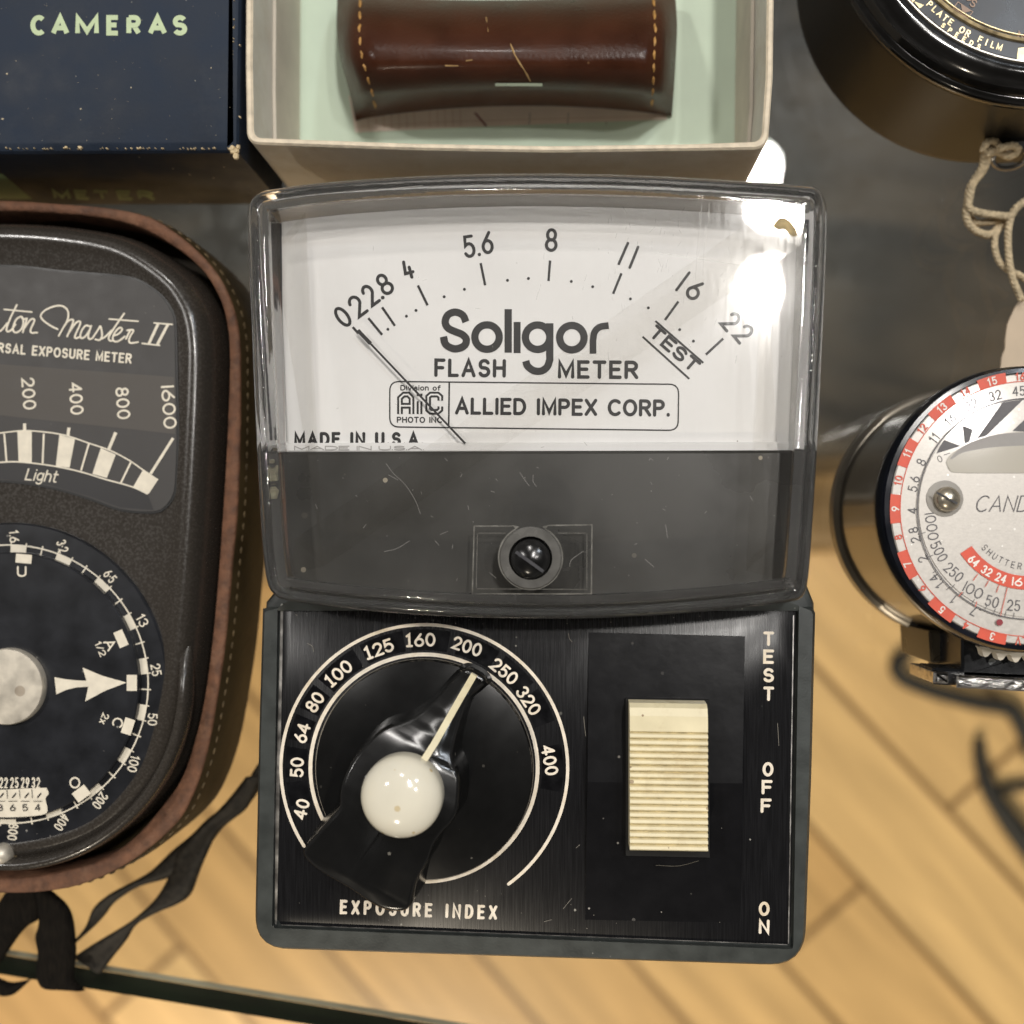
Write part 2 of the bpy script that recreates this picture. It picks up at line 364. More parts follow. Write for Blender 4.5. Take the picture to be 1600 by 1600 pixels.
# ================================================================== SETTING
def floor_mat():
    m = bpy.data.materials.new('maple_floor'); m.use_nodes = True; nt = m.node_tree; N = nt.nodes; L = nt.links; b = N['Principled BSDF']
    t = N.new('ShaderNodeTexCoord'); mp = N.new('ShaderNodeMapping'); mp.inputs['Location'].default_value = (.275, 0, 0)
    L.new(t.outputs['Object'], mp.inputs['Vector'])
    br = N.new('ShaderNodeTexBrick'); br.inputs['Scale'].default_value = 1; br.inputs['Brick Width'].default_value = .55; br.inputs['Row Height'].default_value = .075
    br.inputs['Mortar Size'].default_value = .003; br.inputs['Mortar Smooth'].default_value = .4; br.inputs['Bias'].default_value = 0
    br.inputs['Color1'].default_value = (.64, .43, .20, 1); br.inputs['Color2'].default_value = (.50, .31, .13, 1); br.inputs['Mortar'].default_value = (.22, .13, .055, 1)
    L.new(mp.outputs['Vector'], br.inputs['Vector'])
    m2 = N.new('ShaderNodeMapping'); m2.inputs['Scale'].default_value = (6, 60, 1); L.new(t.outputs['Object'], m2.inputs['Vector'])
    n = N.new('ShaderNodeTexNoise'); n.inputs['Scale'].default_value = 1.2; n.inputs['Detail'].default_value = 6; L.new(m2.outputs['Vector'], n.inputs['Vector'])
    r = N.new('ShaderNodeMapRange'); L.new(n.outputs['Fac'], r.inputs[0]); r.inputs[3].default_value = .55; r.inputs[4].default_value = 1.4
    mu = N.new('ShaderNodeMix'); mu.data_type = 'RGBA'; mu.blend_type = 'MULTIPLY'; mu.inputs[0].default_value = 1
    L.new(br.outputs['Color'], mu.inputs[6]); L.new(r.outputs[0], mu.inputs[7]); L.new(mu.outputs[2], b.inputs['Base Color'])
    b.inputs['Roughness'].default_value = .28; b.inputs['Specular IOR Level'].default_value = .5
    return m
fp = U(1480, 1265, -.5); ang = math.radians(-47.5)
me = bpy.data.meshes.new('floor'); me.from_pydata([(-3, -3, 0), (3, -3, 0), (3, 3, 0), (-3, 3, 0)], [], [(0, 1, 2, 3)])
fl = bpy.data.objects.new('floor', me); COL.objects.link(fl); fl.location = fp; fl.rotation_euler = (0, 0, ang); me.materials.append(floor_mat())
tag(fl, 'pale wooden plank floor seen blurred through the glass', 'floor', kind='structure')

# glass shelf: front edge runs slightly downhill to the right
SH = empty('glass_shelf', U(300, 1571, 0), 'clear glass shelf with dark green front edge carrying all the meters', 'shelf')
a, b = U(0, 1522, 0), U(300, 1571, 0); d = (b-a).normalized(); nrm = Vector((-d.y, d.x, 0))
q = [a-d*.5, a+d*1.0, a+d*1.0+nrm*.42, a-d*.5+nrm*.42]
g_top = thin_glass('shelf_glass', (.955, .965, .955)); g_edge = mat('shelf_edge_glass', (.008, .014, .006), .5, var=.6, vscale=60, stretch=(1, 1, 6), spec=.2)
mb = MB(); e1 = .0006
top = [p+Vector((0, 0, 0)) for p in q]; bot = [p+Vector((0, 0, -.008)) for p in q]
mb.add(top, [[0, 1, 2, 3]], 0); mb.add(bot, [[0, 3, 2, 1]], 0)
mb.build('pane', g_top, SH, smooth=0)
mb = MB()
for i in range(4):
    j = (i+1) % 4; mb.add([bot[i], bot[j], top[j], top[i]], [[0, 1, 2, 3]])
mb.build('front_edge', g_edge, SH, smooth=0)
mb = MB(); mb.add([bot[0]+nrm*.0001, bot[1]+nrm*.0001, bot[1]+nrm*.0016+Vector((0, 0, .0008)), bot[0]+nrm*.0016+Vector((0, 0, .0008))], [[0, 1, 2, 3]])
mb.build('edge_light_strip', mat('painted_edge_light', (.42, .38, .27), .3, var=.3, vscale=60), SH, smooth=0)  # pale strip coloured to look lit along the bottom glass edge
# dark stepped block added to darken the floor under the back of the shelf
m_plt = mat('darkener_top', (.020, .015, .010), .40, bump=.3, bscale=60, stretch=(1.5, 3, 1), rvar=.3, spec=.4)
_n = m_plt.node_tree.nodes; _l = m_plt.node_tree.links
_z = _n.new('ShaderNodeTexNoise'); _z.inputs['Scale'].default_value = 9; _z.inputs['Detail'].default_value = 2; _z.inputs['Distortion'].default_value = 1.0
_c = _n.new('ShaderNodeTexCoord'); _m = _n.new('ShaderNodeMapping'); _m.inputs['Rotation'].default_value = (0, 0, .7); _m.inputs['Scale'].default_value = (.7, 1.7, 1)
_r = _n.new('ShaderNodeValToRGB'); _e = _r.color_ramp.elements; _e[0].position = .30; _e[0].color = (.012, .010, .008, 1); _e[1].position = .8; _e[1].color = (.13, .112, .09, 1)
for _p, _q in ((.45, (.025, .021, .016, 1)), (.56, (.055, .044, .032, 1)), (.66, (.09, .077, .063, 1))): _k = _e.new(_p); _k.color = _q
_l.new(_c.outputs['Object'], _m.inputs['Vector']); _l.new(_m.outputs['Vector'], _z.inputs['Vector']); _l.new(_z.outputs['Fac'], _r.inputs['Fac']); _l.new(_r.outputs['Color'], _n['Principled BSDF'].inputs['Base Color'])
m_pls = mat('dim_floor_step', (.22, .145, .07), .5, var=.5, vscale=12, stretch=(1.4, 3, 1), wear=(.40, .27, .14), wearscale=10, spec=.25)  # colour imitates dimly lit floor, easing out from the dark block
PL = empty('floor_darkener', U(1300, 800, -.5), 'added dark stepped block darkening the wooden floor behind and below the glass shelf', 'dark block')
for nm, y0, y1, zt_, m_ in (('top_block', 790, 720, -.33, m_plt), ('front_step', 950, 862, -.47, m_pls)):
    a_, b_ = U(-300, y0, zt_), U(1300, y1, zt_); d_ = (b_-a_).normalized(); n_ = Vector((-d_.y, d_.x, 0)); dp = .9 if nm == 'top_block' else .16
    ring_ = [a_-d_*.4, b_+d_*.7, b_+d_*.7+n_*dp, a_-d_*.4+n_*dp]
    mb = MB(); mb.loft([setz(ring_, -.4995), setz(ring_, zt_-.012), setz(inset(ring_, .004), zt_-.003), setz(inset(ring_, .012), zt_)]); mb.build(nm, m_, PL, smooth=60)

# ================================================================== FLASH METER (centre)
FM = empty('flash_meter', U(840, 1000, 0), 'dark grey flash meter with clear curved cover, white needle scale and cream slide switch', 'flash meter')
m_body = mat('grey_plastic', (.036, .041, .039), .42, var=.25, vscale=260, bump=.08, bscale=2600, dust=.10, dscale=700, dcol=(.25, .25, .22))
m_panel = mat('black_anodised', (.008, .008, .009), .27, metal=0, var=.3, vscale=1, stretch=(3500, 140, 1), rvar=.06, bump=.03, bscale=1, dust=.11, dscale=420, dcol=(.35, .34, .3), spec=.3)
m_black = mat('glossy_black', (.006, .006, .006), .2, var=.1, vscale=300, dust=.14, dscale=520, dcol=(.3, .28, .24), spec=.55, rvar=.03)
m_white = mat('dial_white', (.74, .735, .73), .55, var=.04, vscale=60, dust=.06, dscale=420, dcol=(.25, .23, .2))
m_ink = mat('black_ink', (.010, .009, .010), .5, var=.5, vscale=900)
m_ivory = mat('ivory_print', (.78, .70, .58), .5, var=.12, vscale=700, wear=(.55, .42, .24), wearscale=120)
m_cream = mat('cream_plastic', (.74, .66, .44), .38, var=.07, vscale=250, dust=.2, dscale=500, dcol=(.25, .16, .08), wear=(.5, .40, .22), wearscale=160)
m_alu = mat('bright_edge', (.55, .53, .50), .35, metal=1, var=.5, vscale=400)
m_clear = clear_plastic('clear_styrene')
m_win = thin_glass('cover_window_plastic', (.985, .98, .97), .012, haze=.012, f0=.042)
m_grey = mat('mask_grey', (.046, .045, .042), .34, var=.22, vscale=45, rvar=.25, dust=.16, dscale=300, dcol=(.4, .36, .28), spec=.4)

body_o = roundpoly([(444, 352), (1256, 352), (1262, 915), (1275, 940), (1269, 1200), (1257, 1510), (398, 1482), (405, 1150), (412, 940), (436, 915)],
                   [10, 10, 8, 14, 0, 58, 52, 0, 14, 8], 10)
body_o = resample(body_o, 220)
mb = MB(); mb.loft(profile(body_o, .030, [(.0012, .0), (0, .0012), (0, .0285), (.0005, .0296), (.0014, .0300)]))
mb.build('body', m_body, FM)
# raised bezel around the control panel
pan = [(437, 938), (1246, 938), (1237, 1479), (428, 1446)]
mk = MB(); outer = resample(roundpoly([(411, 948), (1274, 948), (1268, 1200), (1257, 1509), (398, 1481), (405, 1150)], [3, 3, 0, 58, 52, 0], 10), 200)
inn = []
pn = resample(roundpoly(pan, 5, 4), 400)
for p in outer:                              # nearest point on the panel outline keeps the ring tidy
    inn.append(min(pn, key=lambda q_: (q_[0]-p[0])**2+(q_[1]-p[1])**2))
O0 = Ur(outer, .030); I0 = Ur(inn, .030)
mk.loft([setz(O0, .0300), setz(inset(O0, .0006), .0310), setz(I0, .0312), setz(I0, .0301)], False, False)
mk.build('bezel', m_body, FM)
mb = MB(); pp = resample(roundpoly([(439, 940), (1244, 940), (1235, 1477), (430, 1444)], 4, 4), 120)
mb.loft(profile(pp, .0305, [(0, .0299), (0, .03045), (.0001, .0305)])); mb.build('control_panel', m_panel, FM)
ed = Marks(.03052)
ed.line([(440.5, 945), (437, 1120), (433, 1280), (431, 1443)], [4, 5, 6, 3]); ed.line([(1240, 962), (1235, 1290), (1232, 1474)], 1.6); ed.line([(440, 1445), (800, 1459), (1230, 1476)], 1.2)
ed.build('panel_edge_wear', m_alu, FM)
lt = Marks(.03056)
for pts in ([(888, 990), (890, 998), (894, 1003)], [(906, 1320), (900, 1325)], [(462, 960), (464, 962)], [(912, 1120), (915, 1150)], [(880, 1420), (893, 1404)], [(1215, 1130), (1217, 1165)], [(480, 1005), (488, 1010), (490, 1018)], [(850, 1440), (862, 1437)]): lt.line(spline(pts, 4), .7)
for i in range(40): lt.disc((random.uniform(445, 1225), random.choice([random.uniform(960, 975), random.uniform(1390, 1465)])), random.uniform(.4, .9), n=6)
lt.build('panel_dust', mat('dust_grey', (.22, .20, .17), .8), FM)

# printing on the panel
mk = Marks(.03053)
mk.ring((663, 1200), 224, 5, -54, 213, n=140); mk.build('outer_scale_ring', m_ivory, FM)
mk = Marks(.03053); mk.ring((662.5, 1200), 177.5, 6); mk.build('inner_scale_ring', m_ivory, FM)
mk = Marks(.03053)
for t, c, r in (('40', (471, 1264), 76), ('50', (464, 1199), 88), ('64', (472, 1145), 73), ('80', (492, 1097), 57), ('100', (529, 1052), 41), ('125', (592, 1014), 20),
                ('160', (657, 1000), 2), ('200', (730, 1010), -18), ('250', (788, 1049), -40), ('320', (826, 1095), -56), ('400', (859, 1188), -80)):
    mk.text(t, c, 21.5, r, sw=3.7, font=SERIF, w=16*len(t)-1, track=.14)
mk.text('EXPOSURE INDEX', (654, 1421.5), 22.5, -2.1, w=246, sw=4.5, track=.5)
for t, c in zip('TESTOFFON', ((1201, 998), (1201, 1026), (1201, 1055), (1201, 1084), (1200, 1202), (1198.5, 1230), (1197, 1259), (1194, 1420), (1194, 1448))):
    mk.text(t, c, 22.5, -1, w=17, sw=4.6)
mk.build('panel_lettering', m_ivory, FM)
pk = Marks(.030505, 1e-6)
for a0 in ((196, 186), (184, 171), (168, 157), (154, 143), (140, 121), (118, 99), (96, 79), (75, 57), (54, 38), (35, 20), (10, -10)):
    pk.sector((663, 1200), 184, 217, a0[0], a0[1])
pk.build('scale_patches', mat('patch_black', (.004, .004, .005), .22, var=.4, vscale=500, dust=.1, dscale=500), FM)

# knob: skirt, chicken-head handle, ivory line, pearl cap
solid_disc((662, 1202), [(171, .0304), (171, .0318), (168, .0324), (120, .0334), (60, .0338)], .0318).build('knob_skirt', m_black, FM)
out = [(725, 1047, .0345), (742, 1050, .0345), (759, 1064, .0345), (745, 1080, .036), (732, 1092, .037), (719, 1127, .039), (706, 1180, .042), (712, 1204, .0428), (717, 1222, .043), (714, 1266, .0435), (704, 1286, .0437), (691, 1300, .0438),
       (676, 1322, .0438), (668, 1345, .0438), (652, 1372, .0438), (645, 1396, .0436), (639, 1418, .0434), (622, 1424, .0434), (590, 1417, .0434), (546, 1388, .0434), (506, 1365, .0434), (484, 1348, .0434), (474, 1330, .0434),
       (492, 1307, .0436), (512, 1284, .0438), (530, 1262, .0438), (531, 1243, .0436), (535, 1223, .0434), (546, 1197, .043), (562, 1174, .0425), (590, 1146, .0415), (616, 1133, .0408), (642, 1123, .040), (664, 1108, .039), (684, 1090, .0378), (704, 1066, .036)]
px = spline([(p[0], p[1]) for p in out], 4, True); zs = []
for i in range(len(out)):
    for k in range(4): zs.append(out[i][2]+(out[(i+1) % len(out)][2]-out[i][2])*k/4)
R0 = [U(p[0], p[1], z) for p, z in zip(px, zs)]
def insetz(r, d, dz): return [Vector((a.x, a.y, b.z+dz)) for a, b in zip(inset(r, d), r)]
mb = MB(); mb.loft([setz(insetz(R0, -.0008, 0), .0322), insetz(R0, -.0002, -.0022), insetz(R0, 0, -.0002), insetz(R0, .0002, 0), insetz(R0, .0005, .00008)], True, False)
tip, tail = U(742, 1056, .035), U(570, 1390, .0434); _ax = [(742, 1056, .0350), (700, 1125, .0402), (660, 1192, .0440), (627, 1245, .0455), (590, 1310, .0455), (556, 1372, .0445)]
_xy = spline([p[:2] for p in _ax], 10); _xz = spline([(i, p[2]*1000) for i, p in enumerate(_ax)], 10); axis = [U(p[0], p[1], q[1]/1000) for p, q in zip(_xy, _xz)]
last = insetz(R0, .0005, .00008)
def lift(p):                                 # roof of the handle: a soft ridge along its axis
    best = None
    for a_, b_ in zip(axis, axis[1:]):
        ab = b_-a_; t = max(0, min(1, (p-a_).dot(ab)/ab.dot(ab))); q_ = a_+ab*t; d_ = (Vector((p.x, p.y))-Vector((q_.x, q_.y))).length
        if best is None or d_ < best[0]: best = (d_, q_)
    return best[1]
mid = [p.lerp(lift(p), .35) for p in last]; core = [p.lerp(lift(p), .8) for p in last]
mid = [Vector((*p.lerp(lift(p), .4).xy, p.z+(lift(p).z-p.z)*.22)) for p in last]; core = [Vector((*p.lerp(lift(p), .9).xy, p.z+(lift(p).z-p.z)*.42)) for p in last]
mb.loft([last, mid, core], False, True)
KN = mb.build('knob_handle', m_black, FM, smooth=40)
def strip3(pts, w, up=.0002):                # a solid little bar following 3D points
    mb = MB(); rings = []
    for i, p in enumerate(pts):
        a_ = pts[max(0, i-1)]; b_ = pts[min(len(pts)-1, i+1)]; d_ = (b_-a_).normalized(); s_ = Vector((d_.y, -d_.x, 0)).normalized()*w*.5
        rings.append([p-s_-Vector((0, 0, .001)), p+s_-Vector((0, 0, .001)), p+s_+Vector((0, 0, up)), p-s_+Vector((0, 0, up))])
    mb.loft(rings); return mb
strip3([U(741, 1054, .0367), U(720, 1090, .0392), U(700, 1125, .0417), U(680, 1160, .0436), U(661, 1190, .0452)], .00105).build('pointer_line', m_cream, FM, smooth=0)
m_pearl = mat('pearl_cap', (.74, .70, .58), .12, var=.05, vscale=120, coat=.5, dust=.2, dscale=420, dcol=(.55, .42, .2), wear=(.74, .68, .52), wearscale=60)
solid_disc((627, 1245), [(64, .0440), (64, .0464), (62, .0471), (57, .0478), (46, .0487), (30, .0494), (14, .0497), (3, .0498)], .0466).build('knob_cap', m_pearl, FM, smooth=60)

# slide switch
mb = MB()
r0 = [U(920, 988, .0305), U(1164, 994, .0305)]; r1 = [U(918, 1222, .0323), U(1160, 1224, .0323)]; r2 = [U(914, 1437, .0305), U(1156, 1442, .0305)]
def sub(a_, b_, n): return [a_.lerp(b_, i/n) for i in range(n+1)]
mb.add(r0+r1, [[0, 1, 3, 2]]); mb.add(r1+r2, [[0, 1, 3, 2]])
mb.add([r0[0], r1[0], r2[0]], [[0, 1, 2]]); mb.add([r0[1], r1[1], r2[1]], [[0, 1, 2]]); mb.add([r0[0], r0[1], r2[1], r2[0]], [[0, 1, 2, 3]])
mb.build('switch_plate', mat('switch_black', (.006, .006, .007), .22, var=.12, vscale=300, rvar=.03, bump=.03, bscale=900, dust=.15, dscale=420, dcol=(.35, .33, .3)), FM, smooth=0)
mb = MB(); mb.loft([setz(Ur([(978, 1092), (1108, 1094), (1109, 1340), (978, 1337)], .0324), z_) for z_ in (.0304, .0324)]); mb.build('switch_slot', mat('slot_black', (.002, .002, .002), .8), FM, smooth=0)
ln = Marks(.0325); ln.line(spline([(1025, 1352), (1060, 1353), (1092, 1345)], 5), .6); ln.build('lint', mat('lint_grey', (.10, .09, .07), .8), FM)
# ribbed slider: section swept across the width
prof = [(1099, .0320), (1100, .0352), (1106, .0361), (1118, .0366), (1140, .0367)]
y = 1142
while y < 1326:
    prof += [(y, .0367), (y+1.5, .03625), (y+3.2, .03625), (y+4.6, .0367), (y+8.6, .0369)]; y += 10.3
prof += [(1328, .0366), (1330, .0320)]
mb = MB(); mb.loft([[U(984, yy, .0365).xy.to_3d()+Vector((0, 0, z)) for yy, z in prof], [U(1106, yy+2, .0365).xy.to_3d()+Vector((0, 0, z)) for yy, z in prof]])
SL = mb.build('switch_slider', [m_cream, mat('groove_grime', (.46, .37, .19), .7, var=.4, vscale=500)], FM, smooth=0)
for p in SL.data.polygons:
    if len(p.vertices) == 4 and abs(sum(SL.data.vertices[v].co.z for v in p.vertices)/4-.03625) < 8e-6: p.material_index = 1

# dial face and its printing
DZ = .0335
dial = [(437, 346)]+spline([(441, 341), (540, 329), (680, 317), (840, 312), (1000, 316), (1130, 325), (1250, 339)], 8)+[(1257, 347), (1256, 500), (1252, 688), (1236, 706), (445, 706), (418, 690), (430, 640)]
mb = MB(); mb.loft(profile(dial, DZ, [(0, .0318), (0, DZ)])); mb.build('dial_face', m_white, FM, smooth=0)
mk = Marks(DZ+.00004)
D = dict(sw=4.9)
mk.text('0', (535.5, 495), 36, 38, w=20, **D); mk.text('2', (558, 478), 36, 37, w=21, **D); mk.text('2', (578, 461), 36, 36, w=19, **D); mk.disc((598, 465), 3)
mk.text('8', (601, 444), 36, 33, w=21, **D); mk.text('4', (638, 421), 31, 15, w=17, font=OPEN4, **D)
mk.text('5', (733, 385), 36, 8, w=19, **D); mk.disc((749, 397.5), 2.7); mk.text('6', (761.5, 379), 36, 4, w=19, **D)
mk.text('8', (861.5, 375), 37, -2, w=20, **D)
for p in (((981, 380), (967, 412)), ((997, 386), (984, 418)), ((1077, 426), (1057, 453))): mk.line(p, 4.2)
mk.text('6', (1086, 453), 34, -36, w=22, **D); mk.text('2', (1142, 502), 34, -50, w=20, **D); mk.text('2', (1162, 521), 34, -50, w=20, **D)
for p in (((551, 511), (560, 521)), ((575.5, 497), (597, 523)), ((597, 480), (617, 509)), ((653, 446), (668, 477)), ((751, 411), (758, 445.5)), ((859.5, 407), (857, 439)), ((971, 427), (958, 459)), ((1060, 471), (1039, 500)), ((1130, 529), (1103, 554))):
    mk.line(p, 3.8, cap=False)
for p in ((606, 514.5), (635, 494), (650, 485), (694, 463.6), (725.6, 452), (793, 438), (825.7, 435), (892.6, 439.7), (926, 448), (985, 467), (1013, 481), (1062, 515), (1083.5, 533)): mk.disc(p, 2.3)
mk.line(((1024, 501.5), (1099, 567)), 3.2, cap=False); mk.line(((1004, 526), (1077, 592)), 3.2, cap=False)
mk.text('TEST', (1054, 545), 22, -41, w=94, sw=4.6, track=.22)
mk.build('scale_markings', m_ink, FM)
mk = Marks(DZ+.00004); w = 11.4
mk.line(spline([(728, 503), (723, 492.5), (711.5, 487.6), (700, 492), (695.5, 503), (700, 512.5), (711, 518), (722, 522.5), (728.5, 530), (726, 539.5), (716, 544.5), (706, 544), (696, 537.5), (692.8, 526)], 5), w, cap=False)
for c in ((761, 526.6), (840, 526.8), (893.5, 527.5)): mk.ring(c, 19.1, w, n=40)
mk.line([(794, 483), (794, 551)], w, cap=False); mk.line([(808, 503), (808, 551.5)], w-.6, cap=False)
mk.line([(859, 505), (859, 562)]+spline([(859, 562), (855, 573), (846, 579.5), (834, 579), (824.5, 572), (821.5, 564)], 5), w, cap=False)
mk.line([(926.5, 552.5), (926.5, 532)]+spline([(926.5, 532), (929, 519), (937, 511), (951, 508.5)], 6), w-1, cap=False)
mk.text('FLASH', (734.5, 575), 29, -.6, w=112, sw=5.4, track=.24); mk.text('METER', (934.5, 577.5), 29, -.4, w=126, sw=5.6, track=.26)
mk.line(roundpoly([(609, 596), (1060.5, 600.5), (1059.5, 672.5), (609, 667)], 15, 8)+[roundpoly([(609, 596), (1060.5, 600.5), (1059.5, 672.5), (609, 667)], 15, 8)[0]], 2.1, closed=True)
mk.line([(702, 597), (701, 667)], 2.6, cap=False)
mk.text('ALLIED IMPEX CORP.', (879, 636), 27, -.6, w=336, sw=5.2, track=.17)
mk.text('Division of', (657, 606), 8.6, -.4, w=63, sw=1.6, track=.2); mk.text('PHOTO INC', (655.5, 656), 9.6, -.2, w=71, sw=1.9, track=.2)
AIC = [[(625, 647), (625, 622), (631, 616.5), (638, 616.5), (643, 622), (643, 647)], [(625, 634), (643, 634)], [(655.5, 627), (655.5, 647)], [(655.5, 615), (655.5, 619)],
       [(688, 626), (688, 620), (684, 616.5), (673, 616.5), (669, 620), (669, 640), (673, 643.5), (684, 643.5), (688, 640), (688, 635)]]
for st in AIC: mk.line(st, 9, cap=False)
mk.text('MADE IN U.S.A.', (561, 686), 22, 0, w=203, sw=5, track=.24)
mk.build('dial_lettering', m_ink, FM)
mk = Marks(DZ+.0001)
for st in AIC: mk.line(st, 2.4, cap=False)
mk.build('emblem_inline', m_white, FM)
# white return of the window at the foot of the dial
mb = MB(); lip = [(440, 692), (1244, 690), (1250, 696), (1236, 707), (446, 707), (432, 697)]
mb.loft(profile(lip, .0349, [(0, .0336), (0, .0346), (.0003, .0349)])); mb.build('dial_lip', m_white, FM)
mk = Marks(.03495); mk.text('MADE IN U.S.A.', (561, 700), 7, 0, w=203, sw=1.6, track=.24); mk.build('lip_reflection_print', mat('reflected_text_grey', (.34, .33, .32), .5), FM)  # reflection of the lettering painted faintly on the lip
mk = Marks(DZ+.0003); mk.line([(438.5, 349), (439, 500), (440, 690)], [3, 5, 6], cap=False); mk.line([(1254.5, 352), (1253.5, 520), (1249, 688)], [3, 4, 3], cap=False)
mk.line(spline([(441, 341), (540, 329), (680, 317), (840, 312), (1000, 316), (1130, 325), (1250, 339)], 8), 2, cap=False); mk.build('dial_gasket', mat('gasket_dark', (.03, .029, .032), .5), FM)
# needle
nb = Marks(.0352); nb.line([(559, 516), (579, 537)], 6, cap=False); nb.line([(578, 536), (727, 693)], 3.4, cap=False); nb.build('needle', m_ink, FM)
# lower mask
mask = [(424, 706), (1254, 703), (1256, 860), (1246, 903)]+spline([(1238, 911), (1140, 925), (1000, 936), (860, 940), (700, 936), (560, 925), (448, 908)], 8)+[(434, 898), (428, 860)]
mb = MB(); mb.loft(profile(mask, .0362, [(0, .0300), (0, .0358), (.0005, .0362)])); mb.build('lower_mask', m_grey, FM)

# clear cover: thick moulded rim plus thin flat window
co = [(386, 345), (389, 318), (402, 302), (425, 295)]+[(520, 283), (680, 273), (840, 270), (1000, 273), (1150, 281), (1255, 289)]+[(1276, 294), (1288, 308), (1293, 335), (1291, 420), (1285, 560), (1278, 700), (1270, 830), (1264, 905), (1256, 930), (1238, 941)]+[(1120, 955), (980, 965), (850, 968), (700, 964), (560, 954), (450, 940)]+[(428, 930), (416, 908), (408, 840), (400, 700), (393, 540), (388, 420)]
co = resample(spline(co, 8, True), 320)
base = Ur(co, .040)
prof = [(.0003, .0303), (0, .0312), (0, .0390), (.0002, .0402), (.0007, .0411), (.0012, .0412), (.0015, .0407), (.0019, .0406), (.0022, .0412), (.0026, .0419), (.0034, .0421), (.0040, .04205), (.0040, .0404), (.0037, .0396), (.0034, .0303)]
mb = MB(); rings = [setz(inset(base, d_), z_) for d_, z_ in prof]; mb.loft(rings+[rings[0]], False, False)
CV = mb.build('cover_rim', m_clear, FM, smooth=50)
mb = MB(); wr = []
for k in range(13):
    d_ = .0040+.0005*k; wr.append(setz(inset(base, d_), .0419+4.3e-3*(max(0, .0100-d_)*1000)**2*1e-3))
mb.loft(wr, False, True); mb.build('cover_window', m_win, CV, smooth=60)
# moulded boss with the zero screw
m_boss = mat('moulded_edge', (.16, .155, .14), .2, var=.4, vscale=500, coat=.5)
mk = Marks(.04200)
mk.line([(800, 822), (741, 822), (738, 928), (924, 928), (925, 820), (856, 821)], 1.9); mk.line([(748, 833), (790, 833)], .8); mk.line([(872, 833), (915, 833)], .8)
mk.line([(745, 920), (918, 921)], .8); mk.line([(746, 834), (744, 918)], .8); mk.line([(917, 834), (917, 918)], .8)
mk.line(circ((829, 871), 50, 60, 118, 422), 2.2, cap=False)
mk.poly([(800, 820), (811, 823), (797, 834), (805, 826)]); mk.poly([(858, 820), (847, 823), (861, 834), (853, 826)])
mk.build('adjuster_recess', m_boss, CV)
solid = solid_disc((829, 872), [(49, .0380), (49, .0421), (47, .0424), (34, .0424), (33, .0405), (32, .0380)], .0422, 64); solid.build('screw_collar', mat('collar_grey', (.10, .097, .09), .25, var=.25, vscale=300, coat=.4), CV)
SC = solid_disc((829, 873), [(31.5, .0400), (31.5, .0424), (29, .0429), (20, .0434), (8, .0437), (2, .0438)], .0425, 64).build('zero_screw', m_black, CV, smooth=60)
sl = Marks(.04385); sl.line([(806, 862), (849, 893)], 5, cap=False); sl.build('slot', mat('slot_grey', (.05, .05, .055), .3, dust=.3, dscale=900, dcol=(.5, .5, .5)), SC)
# scratches, lint and a glue stain on the cover
m_scr = mat('scratch_white', (.55, .53, .50), .5)
_b = m_scr.node_tree.nodes['Principled BSDF']; _b.inputs['Alpha'].default_value = .42
mk = Marks(.04203)
rs = random.Random(3)
for i in range(110):
    x = rs.gauss(1040, 90) if i < 70 else rs.uniform(470, 1230); y_ = rs.gauss(400, 70) if i < 70 else rs.uniform(330, 900)
    if i > 70 and rs.random() < .35: y_ = rs.uniform(715, 905)
    if not 440 < x < 1240 or y_ < 325: continue
    L_ = rs.uniform(2, 14 if i < 70 else 8); a_ = math.radians(rs.gauss(-82, 18) if i < 70 else rs.uniform(0, 180))
    mk.line([(x, y_), (x+L_*math.cos(a_), y_+L_*math.sin(a_))], rs.uniform(.3, .65), cap=False)
for pts in ([(1097, 318), (1090, 380), (1087, 430)], [(1109, 318), (1101, 380), (1098, 430)]): mk.line(spline(pts, 5), [.5, 1.5, .4], cap=False)
mk.line([(1030, 395), (1172, 417)], .7, cap=False); mk.line([(560, 300), (600, 296), (660, 290)], .8)
for pts in ([(603, 724), (615, 740), (632, 756), (648, 780), (657, 803)], [(607, 742), (622, 750)], [(812, 738), (820, 750), (827, 759)], [(833, 742), (833, 752), (838, 760)], [(890, 885), (892, 876), (900, 869), (912, 861)], [(765, 895), (775, 903)], [(600, 862), (620, 857), (640, 845)], [(1008, 874), (1022, 886)],
            [(688, 835), (700, 830)], [(1172, 775), (1176, 782)], [(680, 845), (686, 852)], [(1040, 820), (1043, 840)]): mk.line(spline(pts, 5), .55)
for i in range(26): mk.disc((rs.uniform(450, 1230), rs.uniform(715, 905)), rs.uniform(.4, .9), n=6)
mk.build('scratches', m_scr, CV)
mk = Marks(.04206); mk.poly(spline([(1208, 352), (1216, 342), (1228, 341), (1240, 352), (1246, 366), (1238, 369), (1226, 358), (1216, 358)], 4, True)); mk.build('glue_stain', mat('stain_tan', (.36, .27, .12), .6, var=.4, vscale=900), CV)
mb = MB()
for px_, py_ in ((429, 722), (432, 740), (430, 757), (434, 768)):
    c_ = U(px_, py_, .0385); mb.tube([c_+Vector((rs.uniform(-.0006, .0006), .0012, 0)), c_, c_-Vector((rs.uniform(-.0005, .0005), .0012, 0))], [.0002, .0005, .0002], 6)
mb.build('glue_residue', mat('old_glue', (.34, .32, .22), .7, var=.3, vscale=900, bump=.5), CV)

